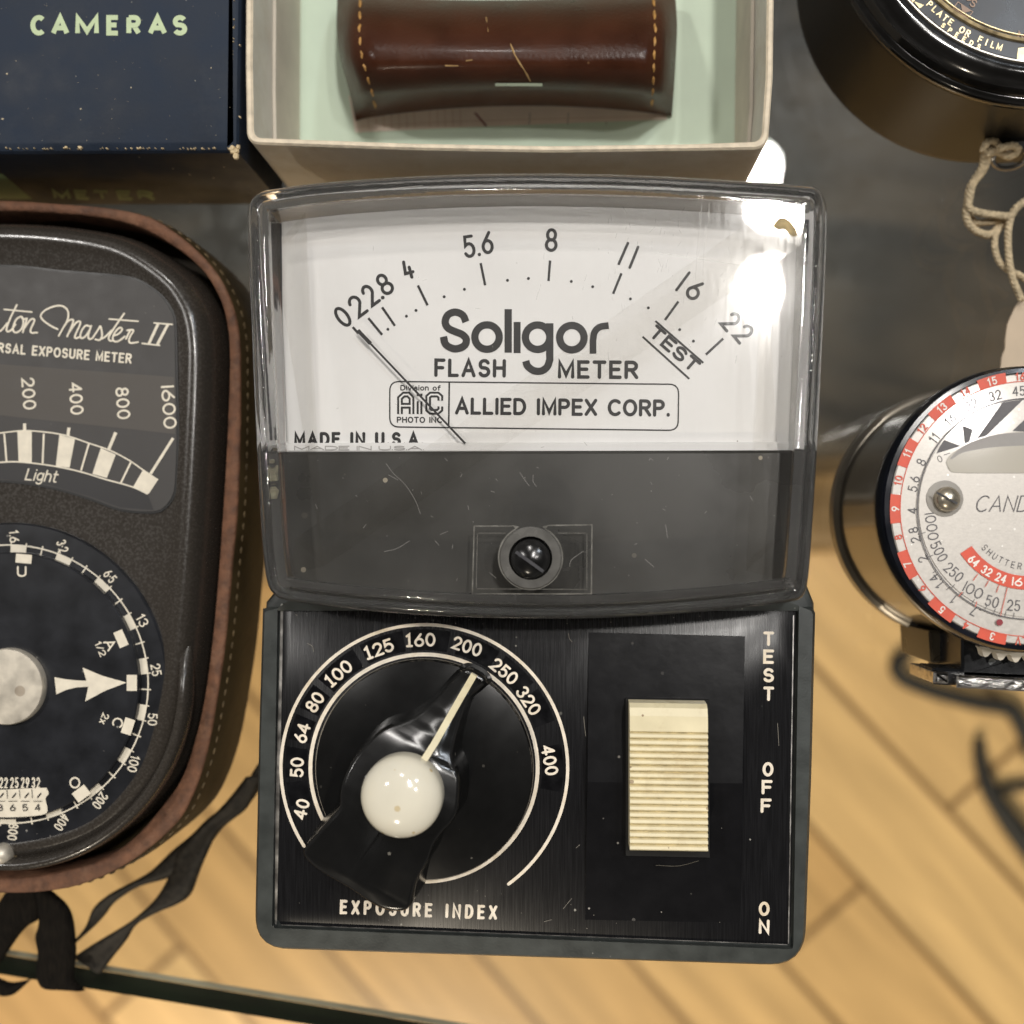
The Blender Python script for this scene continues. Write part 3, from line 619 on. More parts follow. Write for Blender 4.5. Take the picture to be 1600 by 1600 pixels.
# ================================================================== EXPOSURE METER IN LEATHER CASE (left)
def mirrored(pts, ax=4): return pts+[(2*ax-x, y) for x, y in pts[::-1] if x > ax+2]
rim_out = [(4, 311), (94, 316), (172, 323), (234, 337), (281, 366), (322, 403), (350, 441), (368, 485), (376, 530), (377.5, 581), (377, 675), (373, 790), (364, 890), (354, 1000), (341, 1090), (324, 1180), (302, 1245), (275, 1290), (220, 1338), (165, 1370), (110, 1389), (55, 1397), (4, 1398)]
rim_in = [(4, 329), (94, 333), (172, 342), (225, 358), (275, 387), (316, 422), (341, 462), (353, 500), (358, 550), (357, 612), (353, 706), (348, 790), (341, 890), (331, 1000), (317, 1100), (297, 1180), (280, 1222), (261, 1250), (215, 1304), (165, 1340), (110, 1359), (55, 1370), (4, 1373)]
ro = resample(spline(mirrored(rim_out), 6, True), 260); ri = resample(spline(mirrored(rim_in), 6, True), 260)
LC = empty('leather_case', U(4, 850, 0), 'open brown leather case with raw rim holding the round-dial exposure meter', 'case')
m_lea = mat('case_leather', (.040, .027, .011), .6, spec=.2, var=.35, vscale=120, bump=.3, bscale=900, coat=0, wear=(.07, .048, .018), wearscale=45)
m_raw = mat('raw_leather_edge', (.13, .058, .030), .75, var=.4, vscale=500, bump=.8, bscale=1400, wear=(.22, .115, .065), wearscale=220)
RZ = .0195
O0 = Ur(ro, RZ); I0 = Ur(ri, RZ)
mb = MB(); mb.loft([setz(inset(O0, .0004), 0), setz(inset(O0, -.0006), .003), setz(inset(O0, -.0006), .012), setz(inset(O0, .0002), RZ-.0006), setz(inset(O0, .0003), RZ-.0005), setz(inset(O0, .0018), RZ-.0008), setz(inset(O0, .0020), .004)], True, True)
mb.build('case_wall', m_lea, LC, smooth=40)
mb = MB(); mb.loft([setz(inset(O0, .0002), RZ-.0008), setz(inset(O0, .0003), RZ-.0002), setz(inset(O0, .0006), RZ), setz(inset(I0, -.0003), RZ), setz(I0, RZ-.0004), setz(inset(I0, -.0002), RZ-.008)], False, False)
mb.build('rim', m_raw, LC, smooth=60)
st = MB(); so = inset(O0, -.0002); nn = len(so)
P = [(p.x, p.y) for p in so]; P = resample(P, 340)
for i in range(0, 340, 2):
    a_, b_ = Vector((*P[i], .0165)), Vector((*P[(i+1) % 340], .0165)); c_ = (a_+b_)/2
    st.tube([a_, c_+Vector((0, 0, .0002)), b_], [.00012, .00022, .00012], 6)
st.build('stitching', mat('case_thread', (.11, .075, .035), .8, var=.4, vscale=500), LC)

EM = empty('exposure_meter', U(4, 850, .004), 'brown-black bakelite exposure meter with white-marked round dial, sitting in leather case', 'light meter')
m_bak = mat('bakelite', (.034, .029, .024), .25, var=.14, vscale=2300, dust=.1, dscale=900, dcol=(.16, .14, .11), coat=.12, rvar=.22)
bo = resample(spline(mirrored([(4, 340), (94, 344), (172, 355), (222, 371), (268, 399), (306, 432), (330, 470), (341, 505), (346, 550), (345, 612), (341, 706), (336, 790), (329, 890), (319, 1000), (305, 1100), (285, 1178), (262, 1228), (215, 1285), (165, 1321), (110, 1341), (55, 1352), (4, 1355)]), 6, True), 260)
B0 = Ur(bo, .021)
mb = MB(); mb.loft([setz(inset(B0, .0006), .0045), setz(inset(B0, .0002), .012), setz(inset(B0, .0006), .0185), setz(inset(B0, .0012), .0212), setz(inset(B0, .0021), .0231), setz(inset(B0, .0031), .0242), setz(inset(B0, .0041), .0245), setz(inset(B0, .0051), .0243), setz(inset(B0, .0066), .0237)])
BD = mb.build('body', m_bak, EM, smooth=50)
EZ = .0240
# instrument window
wi = [(-262, 462), (-225, 436), (-180, 428), (0, 417), (94, 425), (188, 433), (219, 441), (250, 462), (266, 484), (272, 503), (274, 580), (276, 675), (274, 740), (271, 770), (259, 790), (240, 799), (188, 795), (141, 778), (78, 760), (0, 750), (-78, 756), (-141, 772), (-190, 786), (-240, 780), (-262, 755), (-268, 600)]
wi = resample(spline(wi, 4, True), 140)
m_gun = mat('dial_grey', (.042, .039, .037), .5, var=.08, vscale=300, bump=.05, bscale=2500, dust=.1, dscale=700)
mb = MB(); mb.loft(profile(wi, EZ, [(-.0004, .0234), (-.0004, EZ-.0001)])); mb.build('window_gasket', mat('gasket_black', (.004, .004, .004), .4), EM)
mb = MB(); mb.loft(profile(wi, EZ, [(0, .0234), (0, EZ)])); WP = mb.build('scale_plate', m_gun, EM, smooth=0)
m_creamink = mat('cream_ink', (.72, .66, .54), .5, var=.08, vscale=600)
bk = Marks(EZ+.00003); bk.poly([(-200, 560), (0, 569), (272, 589), (274, 678), (0, 649), (-200, 640)], 0)
bk.poly([(-200, 735), (-100, 724), (0, 723), (62, 726), (127, 739), (165, 750), (210, 763), (231, 773), (240, 797), (188, 793), (141, 776), (78, 758), (0, 748), (-78, 752), (-150, 765)], 1)  # lower band paints a dark reflection onto the scale plate
bk.build('scale_bands', [mat('band_grey', (.072, .064, .056), .55, var=.06, vscale=300), mat('band_dark_reflection', (.018, .017, .018), .45)], WP)
mk = Marks(EZ+.00007)
Zp = lambda pts: [(x*.1875, 460+y*.1875) for x, y in pts]
for st_ in ([(-30, 300), (0, 305), (20, 290), (60, 240)], [(140, 88), (85, 200), (55, 285), (65, 310), (95, 295), (130, 250)], [(170, 185), (135, 210), (110, 270), (115, 310), (145, 315), (180, 285), (195, 230), (185, 190), (168, 186)],
            [(185, 200), (205, 205), (225, 200)], [(225, 200), (190, 315)], [(200, 285), (250, 215), (280, 205), (285, 225), (255, 295), (265, 320), (310, 318)],
            [(480, 290), (420, 260), (360, 215), (340, 175), (380, 130), (450, 100), (510, 95), (555, 120), (570, 165), (560, 220), (520, 290), (490, 345)], [(500, 325), (560, 230), (605, 210), (605, 245), (560, 350)], [(565, 335), (630, 240), (665, 225), (665, 255), (625, 345), (635, 365), (672, 350)],
            [(745, 265), (715, 260), (685, 295), (668, 345), (680, 365), (710, 350), (745, 300), (760, 262)], [(755, 275), (735, 345), (745, 372), (770, 365)], [(770, 365), (820, 290), (835, 265), (845, 290), (850, 345), (830, 380), (795, 375)],
            [(1035, 160), (985, 230), (920, 330), (905, 365), (920, 388), (945, 380)], [(850, 370), (880, 350), (930, 300)], [(945, 345), (985, 330), (1015, 300), (1010, 278), (985, 285), (950, 330), (940, 370), (955, 392), (990, 388), (1040, 350)],
            [(1050, 370), (1085, 298)], [(1060, 300), (1090, 295), (1112, 303), (1085, 350), (1075, 385), (1090, 405), (1150, 398)]):
    mk.line(spline(Zp(st_), 5), 2.9)
for st_ in ([(35, 125), (265, 147)], [(910, 205), (1150, 224)], [(1285, 238), (1435, 250)], [(1185, 408), (1330, 425)]): mk.line(Zp(st_), 2.4)
mk.line(Zp([(1320, 240), (1240, 412)]), 4.4, cap=False); mk.line(Zp([(1400, 248), (1310, 420)]), 4.4, cap=False)
mk.text('UNIVERSAL EXPOSURE METER', (206, 560.5), 16, -4.8, w=262, sw=3, track=.2, anchor='r')
for t, c in (('200', (45, 615)), ('400', (119, 623)), ('800', (192, 630)), ('1600', (264, 636))): mk.text(t, c, 21, -86, w=18*len(t)-4, sw=3.1, track=.22)
mk.text('100', (-30, 611), 21, -86, w=50, sw=3.1, track=.22)
for x0, wd in ((205, 5), (0, 0)): pass
arc_o = spline([(-60, 684), (0, 676.6), (37.5, 673), (75, 675.6), (105, 681), (139, 692.5), (172.5, 704), (202.5, 719.7), (223, 734), (247, 750)], 5)
arc_i = spline([(-60, 728), (0, 722.5), (28, 721.6), (62, 725), (94, 730), (127.5, 737.5), (165, 749), (187.5, 755), (210, 762), (231, 772)], 5)
mk.line(arc_o, 2.2, cap=False); mk.line(arc_i, 2.2, cap=False)
for q_ in ([(145, 1140), (265, 1140), (265, 1408), (155, 1400)], [(495, 1170), (625, 1205), (580, 1445), (465, 1428)], [(840, 1280), (965, 1335), (890, 1530), (770, 1495)], [(1190, 1465), (1320, 1540), (1240, 1662), (1110, 1603)], [(-190, 1180), (-90, 1165), (-80, 1410), (-180, 1420)]): mk.poly(Zp(q_))
for q_ in ([(35, 1160), (55, 1395)], [(365, 1160), (355, 1408)], [(740, 1245), (675, 1468)], [(1090, 1400), (1005, 1575)]): mk.line(Zp(q_), 3, cap=False)
for q_, wd in (([(205, 1075), (205, 1145)], 5), ([(575, 1110), (566, 1178)], 5), ([(965, 1150), (905, 1295)], 5), ([(1443, 1197), (1255, 1495)], 4.4)): mk.line(Zp(q_), wd, cap=False)
mk.text('Light', (66, 743), 19, -5, w=50, sw=2.2, track=.16, shear=.22)
mk.build('scale_lettering', m_creamink, WP)
# calculator dial
DC = (14, 1069)
m_dial = mat('dial_black', (.010, .011, .014), .33, var=.4, vscale=220, dust=.12, dscale=480, dcol=(.25, .24, .22), rvar=.06)
solid_disc(DC, [(246, .0225), (245, .0240), (242.5, .0243), (190, .0243)], .0243, 128).build('outer_dial', m_dial, EM)
mk = Marks(.02434); n9 = 19.6
mk.ring(DC, 217.5, 2.2)
labels = (('1.6', (22, 840), -85), ('3·2', (96, 858), -72), ('6·5', (164, 909), -52), ('13', (213, 974), -62), ('25', (241, 1047), -80), ('50', (238, 1124), -92), ('100', (214, 1197), -105), ('200', (162, 1258), -125), ('400', (98, 1289), -122), ('800', (20, 1300), -97))
for i, (t, c, r) in enumerate(labels):
    q_ = Vector((c[0]-DC[0], c[1]-DC[1])); q_ = q_*(231/q_.length); c = (DC[0]+q_.x, DC[1]+q_.y)
    mk.text(t, c, 15.5, r, w=(19 if len(t) < 3 or t[1] in '.·' else 26), sw=2.1, track=.12, font=FLAG)
    a_ = 86-i*n9; hw = 3.1
    mk.sector(DC, 204, 216.5, a_-hw, a_+hw, n=4)
    for e_ in (-hw, hw): mk.line([(DC[0]+r_*math.cos(math.radians(a_+e_)), DC[1]-r_*math.sin(math.radians(a_+e_))) for r_ in (205, 222)], 1.8, cap=False)
    b_ = a_-n9/2; mk.line([(DC[0]+r_*math.cos(math.radians(b_)), DC[1]-r_*math.sin(math.radians(b_))) for r_ in (204, 222)], 2.2, cap=False)
mk.build('outer_dial_markings', m_creamink, EM)
IC = (13, 1071)
solid_disc(IC, [(202, .0242), (202, .0254), (200, .0256), (150, .0256)], .0256, 128).build('inner_dial', m_dial, EM)
mk = Marks(.02565)
def tilt_rect(c, w_, h_, a_):
    ca, sa = math.cos(math.radians(a_)), math.sin(math.radians(a_)); return [(c[0]+x*ca-y_*sa, c[1]-(x*sa+y_*ca)) for x, y_ in ((-w_/2, -h_/2), (w_/2, -h_/2), (w_/2, h_/2), (-w_/2, h_/2))]
mk.poly(tilt_rect((37, 873), 25, 14, -5)); mk.poly(tilt_rect((189, 998), 15, 26, 24)); mk.poly(tilt_rect((206, 1067), 16, 25, 0)); mk.poly(tilt_rect((200, 1135), 16, 25, -18)); mk.poly(tilt_rect((127, 1240), 18, 24, -53))
mk.text('U', (34, 893), 17, 0, w=15, sw=2.8); mk.text('A', (172, 1007), 17, -62, w=17, sw=2.6); mk.text('1/2', (157, 1014), 11, -66, w=24, sw=1.8, font=FLAG, track=.1)
mk.text('C', (184, 1129), 17, -108, w=15, sw=2.6); mk.text('2x', (163, 1123), 12, -112, w=17, sw=1.9, track=.25); mk.text('O', (117, 1223), 18, 0, w=17, sw=2.6)
mk.poly([(85, 1058), (100, 1061), (118, 1063), (135, 1063.5), (129, 1043), (160, 1056), (198, 1066.5), (165, 1079), (133, 1096), (138, 1073), (120, 1074), (103, 1078), (88, 1085)])
for i, t in enumerate(('18', '20', '22', '25', '29', '32')): mk.text(t, (-28+i*16.8, 1223), 17, -1, w=13.5, sw=2.2)
mk.poly(spline([(-110, 1238), (-50, 1236), (0, 1234), (66, 1231), (73, 1233), (76, 1240), (71, 1248), (74, 1262), (70, 1272), (40, 1276), (0, 1277), (-60, 1276), (-112, 1270)], 4, True))
mk.build('inner_dial_markings', m_creamink, EM)
mk = Marks(.0258)
for i, t in enumerate(('8', '6', '5', '4')):
    x = 0+i*19.5; mk.line([(x-2+2, 1246), (x+5, 1240)], 2.2); mk.line([(x-6, 1252), (x+7, 1252)], 1.1); mk.text(t, (x, 1262), 11, 6, w=9, sw=1.7); mk.line([(x-9, 1234), (x-8, 1247)], 1)
mk.build('aperture_numbers', m_ink, EM)
m_sil = mat('satin_silver', (.62, .57, .48), .5, metal=.55, var=.18, vscale=400, dust=.3, dscale=300, dcol=(.2, .12, .06), rvar=.2)
solid_disc((10, 1073), [(58, .0255), (58, .0266), (56.5, .0270), (40, .02712), (15, .02722), (2, .02726)], .0268, 80).build('centre_knob', m_sil, EM, smooth=60)
solid_disc((2, 1335), [(16, .0235), (16, .0250), (13, .0258), (7, .0263), (1, .0265)], .025, 40).build('lock_button', m_sil, EM, smooth=60)
solid_disc((2, 1335), [(24, .0225), (24, .0238), (20, .0241)], .024, 40).build('button_seat', mat('seat_brass', (.09, .065, .03), .5, metal=.5), EM)
# bakelite shoulder curling round the dial
mb = MB(); rad = [(261, .0232), (262, .0250), (266, .0259), (271, .0262), (277, .0259), (281, .0246), (282, .0232)]
c0 = U(DC[0], DC[1], .0245); kk = (U(DC[0]+10, DC[1], .0245)-c0).length/10; rings = []
for i in range(81):
    a_ = math.radians(12-i*204/80); e_ = min(1, min(i, 80-i)/6); e_ = math.sin(e_*PI/2)
    rings.append([c0+Vector((math.cos(a_)*r_*kk, math.sin(a_)*r_*kk, (z_-.0232)*e_+.0230-.0245)) for r_, z_ in rad])
mb.loft(rings, True, True, closed=False); mb.build('dial_guard', m_bak, EM, smooth=60)

# neck strap of the leather case
m_web = mat('black_webbing', (.007, .0055, .004), .9, spec=.12, var=.6, vscale=1, stretch=(2600, 420, 500), bump=1.0, bscale=1)
NS = empty('neck_strap', U(70, 1480, 0), 'black woven strap folded below the leather case and over the shelf edge', 'strap')
Zs = lambda pts: [(x*.1875, 1380+y*.1875) for x, y in pts]
Zt = lambda pts: [(x*.275, 1180+y*.275) for x, y in pts]
def webbing(name, Lp, Rp, zf, parent, m_, th=.0011, n=70, k=12, crown=.0006):
    """a strip of woven strap between two edges; zf(t) is the height of its underside along it"""
    L_ = resample(spline(Lp, 6), n, False); R_ = resample(spline(Rp, 6), n, False); mb = MB(); rings = []
    for i in range(n):
        t = i/(n-1); a_, b_ = Vector(L_[i]), Vector(R_[i]); up = []; dn = []
        for q in range(k+1):
            f = q/k; p = a_.lerp(b_, f); h = zf(t)+crown*(1-abs(2*f-1)**3)+.00018*math.sin(9*t+5*f)
            edge = th*(.35+.65*min(1, min(f, 1-f)*8)); v = U(p.x, p.y, h); up.append(v+Vector((0, 0, edge))); dn.append(v)
        rings.append(up+dn[::-1])
    mb.loft(rings); return mb.build(name, m_, parent, smooth=60)
webbing('left_fold', Zs([(90, 20), (30, 110), (-30, 200), (-90, 320), (-120, 500), (-130, 660)]), Zs([(350, 30), (345, 200), (322, 300), (240, 350), (150, 450), (15, 655)]), lambda t: .0038*(1-t)+.0012, NS, m_web)
webbing('right_fold', Zs([(300, 20), (322, 180), (330, 310), (322, 370), (300, 450), (318, 545), (322, 600), (306, 720), (325, 820), (372, 872), (470, 868)]),
        Zs([(410, 40), (500, 115), (560, 175), (600, 250), (622, 350), (634, 480), (636, 600), (622, 720), (625, 800), (670, 852), (712, 886)]), lambda t: .0060-.0020*t, NS, m_web)
webbing('hanging_loop', Zs([(-90, 770), (0, 790), (90, 822), (180, 815), (255, 795)]), Zs([(-90, 900), (0, 930), (60, 936), (140, 910), (262, 800)]), lambda t: .0004, NS, m_web)
m_tail = mat('shiny_webbing', (.016, .013, .009), .6, spec=.25, var=.5, vscale=1, stretch=(900, 900, 900), bump=.4, bscale=1)
webbing('tail_upper', Zt([(1500, 0), (1440, 90), (1380, 200), (1290, 280), (1180, 360), (1090, 450), (980, 540), (860, 655), (740, 725), (620, 790), (535, 865), (490, 970), (430, 1045)]),
        Zt([(1520, 120), (1480, 190), (1390, 310), (1270, 410), (1200, 500), (1090, 610), (975, 690), (800, 742), (700, 800), (640, 850), (600, 905), (540, 970), (440, 1060)]), lambda t: .0001, NS, m_tail, th=.0008, crown=.0003)
webbing('tail_lower', Zt([(1400, 120), (1280, 270), (1120, 430), (1000, 560), (960, 690), (880, 820), (760, 930), (660, 995), (550, 1060), (425, 1140)]),
        Zt([(1500, 120), (1440, 240), (1385, 320), (1258, 405), (1205, 500), (1140, 650), (1085, 790), (1000, 850), (900, 890), (780, 960), (720, 1050), (640, 1150), (575, 1240)]), lambda t: .0007, NS, m_tail, th=.0008, crown=.0003)

# ================================================================== BLUE CARDBOARD BOX (top left)
BX = empty('cardboard_box', U(100, 100, 0), 'dark blue cardboard box lettered CAMERAS with scuffed corner', 'box')
m_blue = mat('blue_card', (.013, .022, .040), .55, spec=.3, var=.22, vscale=120, bump=.06, bscale=1500, dust=.14, dscale=520, dcol=(.5, .47, .38), wear=(.036, .043, .055), wearscale=40, rvar=.2)
bp_ = [(-380, -340), (377, -340), (375, 0), (371, 237), (-380, 240)]
bp_r = roundpoly(bp_, [0, 0, 0, 4, 0], 4)
mb = MB(); mb.loft(profile(bp_r, .0285, [(.0002, 0), (.0002, .0265), (0, .0268), (0, .0278), (.0003, .0284), (.0012, .0290), (.0016, .0291)]))
mb.build('carton', m_blue, BX, smooth=25)
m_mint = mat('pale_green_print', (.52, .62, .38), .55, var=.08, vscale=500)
mk = Marks(.02914)
xs_ = (59.5, 94, 136, 177, 209, 246, 281); wd_ = (24, 29, 37, 22, 23, 30, 23)
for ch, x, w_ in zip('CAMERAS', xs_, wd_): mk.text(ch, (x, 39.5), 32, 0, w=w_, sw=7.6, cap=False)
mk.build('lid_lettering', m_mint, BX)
# lettering on the shaded front side, drawn on the upright face; shade darkened into the ink colour
f0, f1 = U(-380, 240, .0285), U(371, 237, .0285); fd = (f1-f0).normalized(); fn = Vector((fd.y, -fd.x, 0)); fp0 = f0+fn*(-.0002)
def on_front(px_, py_, lift_):
    d_ = ray(px_, py_); o_ = Vector((0, 0, H)); base_ = f0+fn*(-.00016+lift_); t_ = (base_-o_).dot(fn)/d_.dot(fn); return o_+d_*t_
mk = Marks(0); mk.place = on_front
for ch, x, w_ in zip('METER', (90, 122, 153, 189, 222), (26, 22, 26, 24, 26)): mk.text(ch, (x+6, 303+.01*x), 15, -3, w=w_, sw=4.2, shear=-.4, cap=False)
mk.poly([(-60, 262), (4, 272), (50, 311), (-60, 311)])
mk.build('side_lettering', mat('shaded_green_print', (.24, .36, .18), .6, var=.15, vscale=500), BX)
mk = Marks(.02915); rs = random.Random(5)
cx = MB()
def flake(c, r, z):
    mk.poly(spline([(c[0]+r*rs.uniform(.4, 1.1)*math.cos(2*PI*k/8), c[1]+r*.7*rs.uniform(.4, 1.1)*math.sin(2*PI*k/8)) for k in range(8)], 3, True))
for p, r in (((126, 170), 1.8), ((4, 186), 2.6), ((11, 115), 2), ((205, 137), 1.3), ((330, 106), 1.3), ((25, 95), 1)): flake(p, r, 0)
for i in range(60): flake((rs.uniform(0, 360), rs.uniform(0, 222)), rs.uniform(.25, .7), 0)
mk.build('lid_scuffs', mat('bare_card', (.62, .52, .36), .8, var=.2, vscale=900), BX)
mb = MB()
def chip(p, r, z):
    c_ = U(p[0], p[1], z); n_ = 9; rr = [r*rs.uniform(.5, 1.15) for _ in range(n_)]
    ring_ = [c_+Vector((rr[k]*math.cos(2*PI*k/n_), rr[k]*math.sin(2*PI*k/n_), 0)) for k in range(n_)]
    mb.loft([setz(ring_, z-.0004), setz(inset(ring_, r*.2), z)])
for p, r in (((361, 230), .0007), ((366, 236), .0008), ((371, 228), .0006), ((357, 229), .0005), ((368, 243), .0006), ((103, 230), .0003), ((124, 230), .00045), ((374, 182), .0003), ((374, 70), .0002)): chip(p, r, .0290)
for i in range(46):
    x = rs.uniform(0, 350); chip((x, 231.5+rs.uniform(-1, 1)), rs.uniform(.00007, .00022), .02905)
for i in range(20): chip((357.5+rs.uniform(-1, 1)+(225-(yy := rs.uniform(0, 225)))*.04, yy), rs.uniform(.00006, .00016), .02905)
mb.build('worn_edges', mat('torn_card', (.60, .47, .28), .85, var=.25, vscale=1200, bump=.5), BX, smooth=0)

# ================================================================== OPEN WHITE TRAY BOX
TB = empty('open_box', U(800, 60, 0), 'open off-white card box with pale green bottom holding a brown pouch', 'box')
m_card = mat('white_card', (.68, .65, .58), .6, var=.08, vscale=120, bump=.1, bscale=1500, wear=(.50, .42, .30), wearscale=40)
m_rimc = mat('cream_card_edge', (.72, .62, .47), .75, var=.15, vscale=500, bump=.3)
m_green = mat('mint_paper', (.60, .71, .57), .65, var=.05, vscale=90, bump=.05)
to = roundpoly([(386, -420), (383, 100), (385, 224), (640, 233), (860, 237), (1080, 234), (1200, 232), (1208, 120), (1215, -420)], [0, 0, 22, 0, 0, 0, 26, 0, 0], 8)
ti = roundpoly([(397, -410), (394, 100), (396, 214), (640, 223), (860, 227), (1080, 224), (1190, 220), (1197, 120), (1204, -410)], [0, 0, 14, 0, 0, 0, 16, 0, 0], 8)
TZ = .0300
O0 = Ur(to, TZ); I0 = Ur(ti, TZ)
mb = MB(); mb.loft([setz(inset(O0, .0002), 0), setz(O0, .001), setz(O0, TZ-.0004)], True, False); mb.loft([setz(I0, TZ-.0004), setz(I0, .0015)], False, False)
mb.build('walls', m_card, TB, smooth=40)
mb = MB(); mb.loft([setz(O0, TZ-.0004), setz(inset(O0, .0003), TZ), setz(inset(I0, -.0003), TZ), setz(I0, TZ-.0004)], False, False); mb.build('rim', m_rimc, TB, smooth=50)
mb = MB(); mb.add(setz(inset(I0, -.0002), .0016), [list(range(len(I0)))]); mb.build('bottom_lining', m_green, TB, smooth=0)
# inner liner that stops short of the rim
mb = MB(); l0 = setz(inset(I0, .0001), .0016); l1 = setz(inset(I0, .0001), .0185); l2 = setz(inset(I0, .0007), .0185); l3 = setz(inset(I0, .0007), .0016)
mb.loft([l0, l1, l2, l3], False, False); mb.build('inner_liner', mat('liner_card', (.60, .54, .45), .65, var=.1, vscale=150), TB, smooth=40)

# paper slip under the pouch
PS = Marks(.0019); PS.poly([(545, 150), (1040, 150), (1042, 187), (900, 192), (700, 200), (555, 207)])
for i in range(13): x = 575+i*12; PS.line([(x, 170), (x+1, 203-(x-555)*.03)], .8, mi=1, cap=False)
PS.line([(742, 176), (760, 197)], 3.2, mi=2, cap=False)
for x in (828, 888, 948): PS.line([(x, 176), (x-1, 195)], 1.2, mi=3, cap=False)
PS.line([(560, 198), (700, 190), (1040, 181)], .8, mi=1)
o = PS.build('paper_slip', [mat('slip_paper', (.78, .66, .56), .7, var=.06), mat('pink_print', (.55, .36, .26), .7), mat('maroon_print', (.22, .06, .05), .7), mat('grey_rule', (.3, .27, .22), .7)], loc=U(800, 185, .0019))
tag(o, 'printed cream paper slip peeking out from under the brown pouch', 'paper')

# brown leather pouch
PO = empty('leather_pouch', U(795, 90, .0022), 'glossy dark brown leather pouch with yellow side stitching in the white box', 'pouch')
m_brown = mat('brown_leather', (.048, .0145, .006), .34, spec=.2, var=.3, vscale=110, bump=.2, bscale=1500, coat=.05, dust=.1, dscale=260, dcol=(.4, .25, .12), wear=(.05, .018, .008), wearscale=60, rvar=.15)
NU, NV = 64, 40
def pouch_pt(u, v):
    xl = spline([(527, -6), (526, 40), (531, 90), (545, 140), (556, 188)], 8); xr = spline([(1055, -10), (1058, 40), (1056, 90), (1053, 140), (1050, 182)], 8)
    k = v*(len(xl)-1); i = min(int(k), len(xl)-2); t = k-i
    a_ = Vector(xl[i]).lerp(Vector(xl[i+1]), t); b_ = Vector(xr[i]).lerp(Vector(xr[i+1]), t); p = a_.lerp(b_, u)
    sag = 8*math.sin(PI*u)*(1-v)-26*math.sin(PI*u)**.7*max(0, v-.5)*2*.8
    edge = min(1, min(u, 1-u)/.07); edge = .45+.55*math.sin(edge*PI/2)
    bulge = (math.sin(PI*min(1, v*.895+.10)))**.55
    z = .0022+.0205*bulge*edge
    if v > .80: z -= .003*math.sin((v-.80)/.20*PI/2)*(.6+.4*math.sin(PI*u))
    seam = abs(u-.068) if u < .5 else abs(u-.935); z -= .0011*math.exp(-(seam/.012)**2)*bulge
    return U(p.x, p.y+sag, max(.0024, z))
grid = [[pouch_pt(i/NU, j/NV) for i in range(NU+1)] for j in range(NV+1)]
mb = MB(); vs_ = [p for r_ in grid for p in r_]; fs_ = [[j*(NU+1)+i, j*(NU+1)+i+1, (j+1)*(NU+1)+i+1, (j+1)*(NU+1)+i] for j in range(NV) for i in range(NU)]
mb.add(vs_, fs_)
bd = [grid[0][i] for i in range(NU+1)]+[grid[j][NU] for j in range(1, NV+1)]+[grid[NV][i] for i in range(NU-1, -1, -1)]+[grid[j][0] for j in range(NV-1, 0, -1)]
mb.loft([bd, setz(bd, .0021)], False, True); mb.build('shell', m_brown, PO, smooth=60)
m_thr = mat('yellow_thread', (.42, .22, .06), .6, var=.3, vscale=900)
for uu, dx in ((.068, .004), (.935, -.003)):
    n_ = 9; mb = MB()
    for i in range(n_):
        v0, v1 = .02+i*.105, .02+i*.105+.072
        if v1 > .98: break
        pts = [pouch_pt(uu+rs.uniform(-.002, .002), v0+(v1-v0)*k/4)+Vector((0, 0, .0000+.0002*math.sin(PI*k/4))) for k in range(5)]
        mb.tube(pts, [.00012, .00026, .0003, .00026, .00012], 6)
    mb.build('stitching', m_thr, PO)
mb = MB(); tab = [[pouch_pt(.40+.25*i/10, .80+.10*j/4)+Vector((0, 0, .0007 if 0 < j < 4 else .0001)) for i in range(11)] for j in range(5)]
mb.loft(tab, False, False, closed=False); mb.build('flap_tongue', mat('dark_leather', (.05, .022, .012), .3, var=.3, vscale=200, coat=.2), PO)
mb = MB(); tab = [[pouch_pt(.45+.145*i/8, .765+.035*j/2)+Vector((0, 0, .0010)) for i in range(9)] for j in range(3)]
mb.loft(tab, False, False, closed=False); mb.build('metal_slot', mat('slot_nickel', (.5, .5, .46), .3, metal=.7), PO)
mb = MB()
for (u0, v0, u1, v1) in ((.51, .37, .523, .47), (.522, .46, .545, .60), (.545, .60, .56, .72)):
    mb.tube([pouch_pt(u0, v0)+Vector((0, 0, .0001)), pouch_pt((u0+u1)/2, (v0+v1)/2)+Vector((0, 0, .0001)), pouch_pt(u1, v1)+Vector((0, 0, .0001))], [.0001, .00018, .0001], 5)
for (u0, v0, u1, v1) in ((.375, .51, .395, .50), (.31, .56, .35, .56), (.44, .15, .445, .27)):
    mb.tube([pouch_pt(u0, v0), pouch_pt(u1, v1)], [.00012, .00008], 5)
mb.build('scratches', mat('raw_tan', (.40, .25, .10), .7), PO)

# ================================================================== ROUND BLACK METER (top right)
RC = (1641, -178); RB = (1533, -28)
RM_ = empty('round_meter', U(RB[0], RB[1], 0), 'large round black exposure meter with gold-lettered bezel, partly out of frame at top right', 'light meter')
m_lacq = mat('black_lacquer', (.007, .0065, .006), .12, var=.3, vscale=200, dust=.12, dscale=380, dcol=(.2, .18, .15), coat=.4)
m_side = mat('dark_bronze_side', (.004, .0033, .0022), .4, spec=.3, var=.4, vscale=60, stretch=(1, 1, .15), coat=.1)
m_gold = mat('gilt_ink', (.72, .56, .32), .35, metal=.6, var=.45, vscale=500)
m_silv = mat('worn_silver', (.5, .46, .4), .38, metal=1, var=.4, vscale=300)
zt = .0275; kt = (U(1641, 0, zt)-U(1631, 0, zt)).length/10; kb = (U(1541, 0, 0)-U(1531, 0, 0)).length/10
ct, cb = U(RC[0], RC[1], zt), U(RB[0], RB[1], 0)
def cring(c, r, z, n=140): return [Vector((c.x+r*math.cos(2*PI*i/n), c.y+r*math.sin(2*PI*i/n), z)) for i in range(n)]
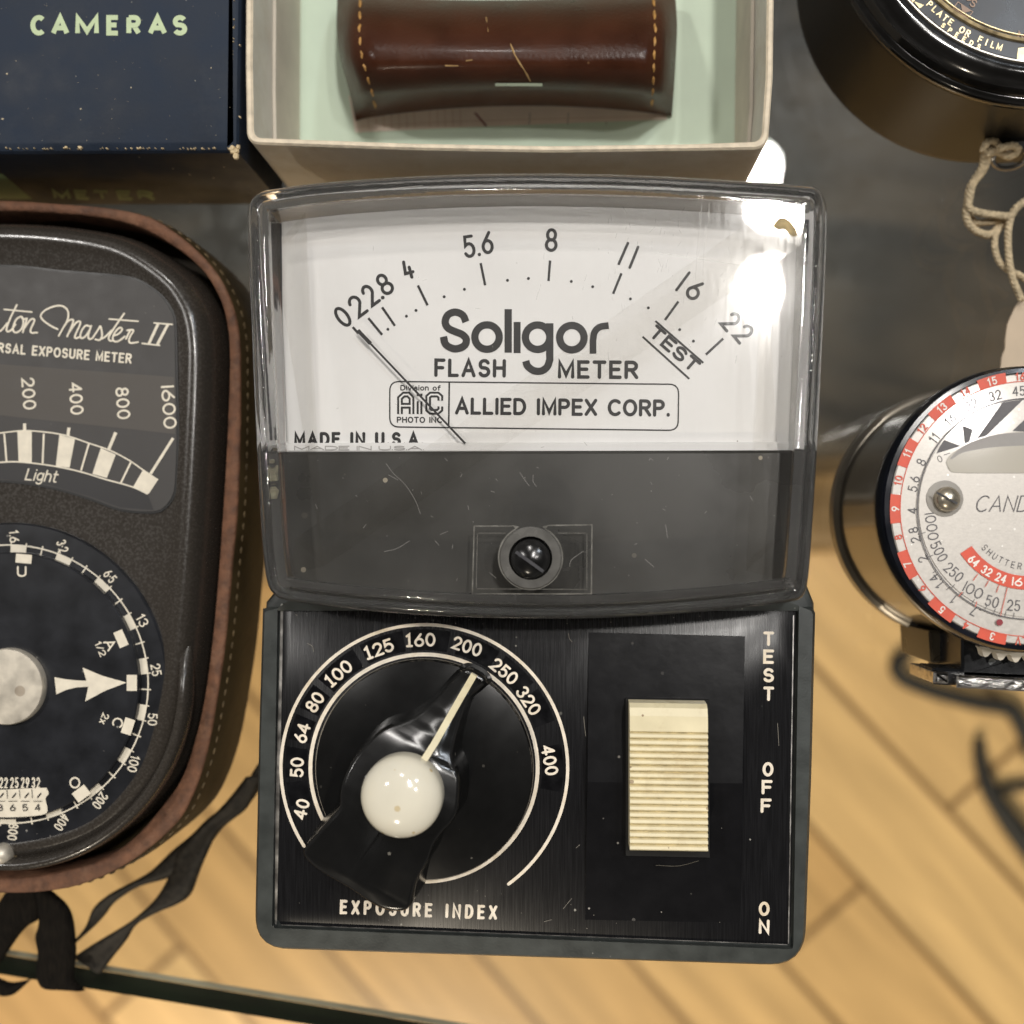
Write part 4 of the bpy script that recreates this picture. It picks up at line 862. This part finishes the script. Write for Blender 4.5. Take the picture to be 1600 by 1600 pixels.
mb = MB(); mb.loft([cring(cb, 292*kb, 0), cring(cb, 294*kb, .002), cring(ct.lerp(cb, .3), 330*kt, .0215), cring(ct, 334*kt, .0222)], True, True); mb.build('case_side', m_side, RM_, smooth=40)
mb = MB(); mb.loft([cring(ct, 336*kt, .0220), cring(ct, 344*kt, .0226), cring(ct, 345*kt, .0240), cring(ct, 340*kt, .0246), cring(ct, 334*kt, .0247), cring(ct, 332*kt, .0254), cring(ct, 326*kt, .0266), cring(ct, 312*kt, .0276), cring(ct, 296*kt, .0279), cring(ct, 289*kt, .0276), cring(ct, 287*kt, .0272)], True, True)
mb.build('bezel_ring', m_lacq, RM_, smooth=50)
mb = MB(); mb.loft([cring(ct, 290*kt, .0271), cring(ct, 289*kt, .0275), cring(ct, 286*kt, .0275), cring(ct, 285*kt, .0271)], False, False); mb.build('silver_ring', m_silv, RM_)
mb = MB(); mb.loft([cring(ct, 257*kt, .0271), cring(ct, 256*kt, .0277), cring(ct, 252*kt, .0279), cring(ct, 250*kt, .0274)], False, False); mb.loft([cring(ct, 247*kt, .0271), cring(ct, 246*kt, .0275), cring(ct, 244.5*kt, .0275), cring(ct, 243*kt, .0271)], False, False); mb.build('gilt_ring', m_gold, RM_)
m_face = mat('speckled_black', (.016, .016, .018), .3, var=.4, vscale=250, dust=.11, dscale=700, dcol=(.7, .68, .6))
mb = MB(); mb.loft([cring(ct, 283*kt, .0262), cring(ct, 283*kt, .02722)], False, True); FC = mb.build('face', m_face, RM_)
mk = Marks(.02727)
mk.arctext('PLATE OR FILM', RC, 263.5, 224.5, 252.5, 11, 2.0, inward=True); mk.arctext('SPEEDS', RC, 274.3, 232.5, 246, 8.2, 1.7, inward=True)
mk.poly([(1428, 2), (1444, 8), (1437, 13)]); mk.poly([(1422, -6), (1430, 0), (1426, 4)])
mk.poly([(1591, 75), (1612, 73), (1610, 108), (1587, 105)])
mk.build('bezel_lettering', m_gold, FC)
mk = Marks(.0273); m_tan = mat('tan_ink', (.36, .24, .17), .5, var=.2, vscale=500)
mk.line([(1497, 3), (1520, 18.5), (1512, 28.5), (1489.5, 12.5), (1497, 3)], 1.4); mk.poly([(1501, 5), (1518, 17), (1504, 21)]); mk.text('S', (1521, 5), 13, -35, w=9, sw=2); mk.line([(1512, 0), (1536, -4)], 3)
mk.text('N', (1596, 56), 14, -10, w=12, sw=2.6); mk.poly([(1606, 48), (1620, 46), (1621, 60), (1608, 62)])
mk.build('face_symbols', m_tan, FC)
mb = MB(); c_ = U(1577, 246, .006); pts = [c_+Vector((math.cos(t)*.0030, math.sin(t)*.0016, math.sin(t)*.0014)) for t in [2*PI*i/28 for i in range(28)]]; mb.tube(pts, .0005, 8, closed=True); 
mb.build('lanyard_ring', mat('nickel', (.5, .48, .45), .2, metal=1), RM_)
mb = MB(); mb.loft([setz(Ur(roundpoly([(1548, 208), (1620, 196), (1620, 240), (1552, 244)], 6), .006), z_) for z_ in (.002, .009)]); mb.build('ring_lug', mat('lug_black', (.012, .010, .008), .4, dust=.4, dscale=500, dcol=(.1, .1, .1)), RM_)

# price tag and its string
m_str = mat('cotton_string', (.52, .42, .27), .85, var=.3, vscale=1200, bump=.8, bscale=1800)
ST = empty('tag_string', U(1530, 330, 0), 'looped beige cotton string knotted to the ring of the round black meter', 'string')
def cord(pts, r, zf, n=6, s=4, ox=1500, oy=200):
    pp = spline([(ox+x/s, oy+y/s) for x, y in pts], n); m_ = len(pp)-1
    return [U(p[0], p[1], zf(i/m_)) for i, p in enumerate(pp)]
for pts, r, zf in (([(140, 150), (170, 90), (215, 80), (228, 110), (180, 140), (150, 165)], .0007, lambda t: .009+.001*math.sin(6*t)), ([(160, 165), (230, 150), (300, 180), (360, 145), (330, 112), (240, 130)], .0007, lambda t: .0095-.001*math.sin(5*t)),
                   ([(170, 170), (165, 210), (140, 270), (80, 350), (60, 430), (55, 500), (120, 530), (220, 545), (310, 550), (350, 500), (440, 440), (560, 420)], .0007, lambda t: .008-.003*t), ([(150, 170), (135, 250), (62, 370), (45, 470), (36, 540), (60, 610), (120, 655), (190, 665), (250, 610), (300, 580)], .0007, lambda t: .008-.005*t),
                   ([(45, 520), (90, 590), (160, 590), (260, 575), (310, 545)], .0006, lambda t: .004+.0005*t), ([(320, 540), (300, 640), (300, 760), (310, 860), (330, 950), (360, 1020), (385, 1080)], .00065, lambda t: .0055+.001*t), ([(270, 590), (225, 660), (215, 740), (240, 830), (300, 890), (370, 920), (440, 970)], .0006, lambda t: .004+.0012*t)):
    base_ = cord(pts, r, zf, n=14); mb = MB(); acc = 0
    for ph in (0, 2*PI/3, 4*PI/3):
        hel = []; acc = 0
        for i, p in enumerate(base_):
            q_ = base_[min(i+1, len(base_)-1)]; o_ = base_[max(i-1, 0)]; d_ = (q_-o_).normalized(); u_ = d_.cross(Vector((0, 0, 1))).normalized(); w_ = u_.cross(d_)
            acc += (p-o_).length*.5 if i else 0; an = acc/.0026*2*PI*2+ph
            hel.append(p+(u_*math.cos(an)+w_*math.sin(an))*r*.5+Vector((0, 0, r*.2)))
        mb.tube(hel, r*.58, 6)
    mb.build('strand', m_str, ST, smooth=60)
mb = MB(); tg = resample(roundpoly([(1600, 462), (1588, 477), (1575, 505), (1571, 533), (1572, 543), (1566, 556), (1563, 590), (1580, 640), (1760, 640), (1760, 470), (1700, 455)], 5, 3), 90)
mb.loft(profile(tg, .0052, [(0, .0046), (0, .0050)])); o = mb.build('price_tag', mat('manila_tag', (.55, .44, .32), .75, var=.06, vscale=200), loc=U(1620, 540, .0046), smooth=0)
tag(o, 'pale manila paper tag on the beige string beside the silver-faced meter', 'tag')

# ================================================================== SILVER-FACED ROUND METER (right)
CC = (1606, 795); CZ = .0370
CM = empty('silver_meter', U(1490, 803, 0), 'round silver-faced meter with red and white number ring and black barrel', 'light meter')
m_navy = mat('navy_black_plastic', (.006, .007, .011), .2, var=.3, vscale=200, coat=.3)
m_barrel = mat('barrel_black', (.014, .012, .010), .14, var=.3, vscale=80, coat=.5)
m_silver = mat('silver_paint', (.52, .49, .45), .42, metal=.25, var=.10, vscale=1400, bump=.05, bscale=3200, dust=.22, dscale=1100, dcol=(.9, .88, .84), coat=.5)
m_red = mat('red_print', (.62, .085, .045), .5, var=.1, vscale=500)
m_dk = mat('dark_grey_print', (.10, .095, .10), .5, var=.2, vscale=500)
kc = (U(1606, 795, CZ)-U(1596, 795, CZ)).length/10; cc = U(CC[0], CC[1], CZ); kb = (U(1490, 803, 0)-U(1480, 803, 0)).length/10; cb = U(1487, 803, 0)
mb = MB(); mb.loft([cring(cb, 192*kb, 0), cring(cb, 196*kb, .0015), cring(cb, 196*kb, .0045), cring(cb.lerp(cc, .1), 188*kb, .0052)], True, True); mb.build('base_ring', mat('base_steel', (.18, .16, .13), .3, metal=.7, var=.3, vscale=100), CM, smooth=40)
mb = MB(); mb.loft([cring(cb.lerp(cc, .1), 187*kb, .005), cring(cc, 224*kc, .028), cring(cc, 227*kc, .033)], True, True); mb.build('barrel', m_barrel, CM, smooth=40)
mb = MB(); mb.loft([cring(cc, 231*kc, .0325), cring(cc, 233*kc, .0345), cring(cc, 231*kc, .0362), cring(cc, 226*kc, .0371), cring(cc, 219*kc, .0372), cring(cc, 217*kc, .0370)], True, True); mb.build('bezel', m_navy, CM, smooth=50)
mb = MB(); mb.loft([cring(cc, 217.5*kc, .0360), cring(cc, 217*kc, .03715), cring(cc, 215.5*kc, .03735)], False, True); mb.build('number_ring', m_silver, CM)
mk = Marks(.0374)
for v in range(-1, 20):
    a_ = 180+(9-v)*12.4
    if v % 2: mk.sector(CC, 199.5, 215.5, a_-6.2, a_+6.2)
mk.ring(CC, 199.3, 1.3); mk.build('red_blocks', m_red, CM); mk = Marks(.03746)
for v in range(3, 20):
    a_ = 180+(9-v)*12.4; mk.text(str(v), (CC[0]+207*math.cos(math.radians(a_)), CC[1]-207*math.sin(math.radians(a_))), 12.5, a_-90, sw=2.1, mi=1 if v % 2 else 0, track=.3, font=FLAG)
a_ = 267; mk.text('LV', (CC[0]+207*math.cos(math.radians(a_)), CC[1]-207*math.sin(math.radians(a_))), 13, a_-90, sw=1.8, track=.2)
mk.build('value_numbers', [m_red, mat('white_print', (.75, .72, .66), .5)], CM)
mk = Marks(.0374)
for t, c in (('32', (1555, 618)), ('22', (1517.5, 632)), ('16', (1485, 656)), ('11', (1460, 684.5)), ('8', (1439.5, 722)), ('5.6', (1428, 756)), ('4', (1426, 798)), ('2.8', (1429, 836)), ('2', (1442, 873.5)), ('1.4', (1463.5, 908)), ('1', (1490, 936.5)), ('.7', (1523.5, 956)), ('45', (1592, 611))):
    a_ = math.degrees(math.atan2(CC[1]-c[1], c[0]-CC[0])); mk.text(t, c, 15.5, a_-90, sw=1.9, track=.24, font=FLAG)
mk.build('aperture_numbers', m_dk, CM)
mb = MB(); mb.loft([cring(cc, 173*kc, .0372), cring(cc, 173*kc, .03755)], False, True); FP = mb.build('face_plate', m_silver, CM)
mk = Marks(.0376)
mk.ring(CC, 172.5, 1.8)
for t, c, r in (('1000', (1456, 822.5), -82), ('500', (1467.5, 861.5), -62), ('250', (1490.5, 894), -42), ('100', (1521, 922.5), -28), ('50', (1550.5, 940), -16), ('25', (1584, 946), -5), ('10', (1618, 947), 5)): mk.text(t, c, 17.5, r, w=11*len(t)-1, sw=1.9, track=.18)
mk.arctext('SHUTTER', CC, 90.5, 222, 262, 10.5, 1.1, inward=True)
mk.text('CANDEX', (1587, 787), 26, 0, w=122, sw=2, track=.22, shear=.28)
mk.text('0', (1468.5, 717), 11, 25, w=7, sw=1.1); mk.line([(1475, 711), (1484, 708)], 1.2)
for a_ in (247, 239.5, 232.5, 226, 252, 258, 262.5): mk.line([(CC[0]+r_*math.cos(math.radians(a_)), CC[1]-r_*math.sin(math.radians(a_))) for r_ in (164, 172)], 1, cap=False)
for a_, r_a, r_b in ((225, 172, 186), (206, 164, 176), (193, 164, 176), (214, 172, 190)): mk.line([(CC[0]+r_*math.cos(math.radians(a_)), CC[1]-r_*math.sin(math.radians(a_))) for r_ in (r_a, r_a+7)], 1, cap=False)
Zc = lambda pts: [(1360+x*.15, 560+y*.15) for x, y in pts]
for q_ in ([(1380, 455), (1590, 430), (1210, 805), (1110, 835)], [(960, 700), (1070, 740), (1030, 872), (985, 885)], [(770, 850), (940, 912), (690, 990), (720, 920)], [(1480, 755), (1690, 560), (1750, 560), (1700, 768)]): mk.poly(Zc(q_))
mk.build('face_lettering', m_dk, FP)
mk = Marks(.0377)
mk.sector(CC, 105, 126.5, 213.5, 326, n=40); mk.build('film_speed_band', m_red, FP); mk = Marks(.03776)
for t, c, r in (('64', (1521.5, 876.5), -42), ('32', (1542, 892), -30), ('24', (1564, 903), -20), ('16', (1589.5, 909), -7)): mk.text(t, c, 14, r, w=17, sw=2.4, mi=1, track=.2)
mk.disc((1562, 972.5), 5.2, mi=2)
for q_ in ([(1574, 918), (1563.5, 962)], [(1528, 897), (1520.5, 907)], [(1545, 907), (1539.5, 917)], [(1561, 914), (1557, 926)], [(1504, 925), (1498, 932)], [(1526.5, 940), (1524, 948)]): mk.line(q_, 1.1, cap=False)
mk.build('film_speed_numbers', [m_red, mat('white_print_band', (.8, .76, .7), .5), mat('dark_red_dot', (.25, .02, .03), .5)], FP)
slot = [(1495, 738.5), (1484, 733), (1478.5, 722), (1484.5, 711.5), (1501, 699.5), (1529.5, 686), (1562.5, 677.8), (1606, 674.5), (1650, 677.8), (1682, 686), (1710, 699.5), (1727, 711.5), (1733, 722), (1728, 733), (1717, 738.5), (1606, 739)]
mk = Marks(.03768); sp_ = resample(spline(slot, 4, True), 80); mk.poly(sp_, 0)
mk.poly(spline([(1484, 716), (1501, 700), (1530, 686.5), (1562, 678.4), (1606, 675.2)], 5)+spline([(1606, 696), (1562, 698), (1530, 702), (1503, 708), (1487, 718)], 5), 1)  # shade of the recessed window painted under its upper edge
mk.build('needle_window', [mat('window_beige', (.36, .33, .27), .35, var=.06, vscale=100, coat=.3), mat('window_shade_grey', (.26, .245, .23), .4)], FP)
SW = solid_disc((1476, 779), [(29, .0375), (29, .03765), (24, .0377)], .0376, 40).build('screw_recess', mat('recess_shade_grey', (.30, .28, .25), .5), FP)  # flat disc, the shading of the recess painted as grey
SW = solid_disc((1481, 780), [(20, .0375), (20, .0385), (17, .0391), (10, .0395), (2, .0397)], .0385, 40).build('screw', mat('screw_steel', (.50, .45, .36), .28, metal=.9, var=.3, vscale=300), FP, smooth=60)
sl = Marks(.0398); sl.line([(1463.5, 769.5), (1496, 787)], 3.6, cap=False); sl.build('screw_slot', m_ink, SW)
# toothed wheel and foot at the lower edge
mb = MB(); tp = []
for i in range(9):
    for k, rr in ((0, 229), (.15, 231), (.35, 239), (.5, 241), (.65, 239), (.85, 231)):
        a_ = math.radians(251+(i+k)*5.8); tp.append((CC[0]+rr*math.cos(a_), CC[1]-rr*math.sin(a_)))
tp += circ(CC, 205, 26, 303.2, 251)
mb.loft([setz(Ur(tp, .0315), .0295), setz(Ur(tp, .0315), .0315)]); mb.build('toothed_wheel', mat('ivory_wheel', (.72, .66, .55), .35, var=.1, vscale=300), CM, smooth=0)
m_blk = mat('black_block', (.012, .013, .015), .25, var=.4, vscale=200, dust=.35, dscale=300, dcol=(.4, .42, .42))
mb = MB(); mb.loft(profile(roundpoly([(1503, 985), (1720, 985), (1720, 1066), (1503, 1058)], 3, 3), .026, [(0, .010), (0, .0255), (.0004, .026)])); mb.build('foot_block', m_blk, CM)
mb = MB(); mb.loft(profile(roundpoly([(1452, 985), (1503, 990), (1506, 1040), (1455, 1036)], 3, 3), .016, [(0, .0), (0, .0155), (.0004, .016)])); mb.build('foot_spacer', mat('spacer_bronze', (.05, .04, .025), .3, var=.4, vscale=100), CM)
m_chr = mat('rough_chrome', (.72, .70, .67), .22, metal=1, var=.25, vscale=500, bump=.6, bscale=900)
mb = MB(); mb.loft(profile(roundpoly([(1496, 1055), (1720, 1066), (1720, 1087), (1495, 1075)], 2, 3), .028, [(0, .016), (0, .0277), (.0003, .028)])); mb.build('shoe_rail', m_chr, CM)
mb = MB(); mb.loft(profile(roundpoly([(1460, 1050), (1483, 1051), (1484, 1069), (1459, 1068)], 2, 3), .028, [(0, .016), (0, .0275), (.0005, .028)])); mb.build('shoe_lug', m_chr, CM)
mb = MB(); mb.loft(profile(roundpoly([(1458, 1044), (1720, 1056), (1720, 1082), (1460, 1070)], 3, 3), .026, [(0, .019), (0, .0255), (.0004, .026)])); mb.build('shoe_base', m_blk, CM)

# made-up black tubes on the floor, standing in for blurred shadows beside the silver meter
WC = empty('shadow_tubes', U(1560, 1150, -.5), 'made-up black tubes standing in for blurred shadows on the wooden floor below the silver-faced meter', 'shadow stand-in')
m_shadow = mat('shadow_tube_black', (.010, .009, .007), .7, var=.3, vscale=100)
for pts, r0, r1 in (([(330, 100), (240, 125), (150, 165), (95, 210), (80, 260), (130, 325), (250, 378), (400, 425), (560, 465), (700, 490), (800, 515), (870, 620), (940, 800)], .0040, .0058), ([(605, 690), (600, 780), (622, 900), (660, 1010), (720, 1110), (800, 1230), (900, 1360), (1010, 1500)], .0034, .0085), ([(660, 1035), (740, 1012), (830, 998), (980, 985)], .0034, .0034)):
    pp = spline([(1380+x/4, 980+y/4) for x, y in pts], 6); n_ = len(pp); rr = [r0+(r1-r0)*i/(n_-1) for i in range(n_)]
    mb = MB(); mb.tube([U(p[0], p[1], -.5+r_) for p, r_ in zip(pp, rr)], rr, 10); mb.build('shadow_tube', m_shadow, WC, smooth=60)
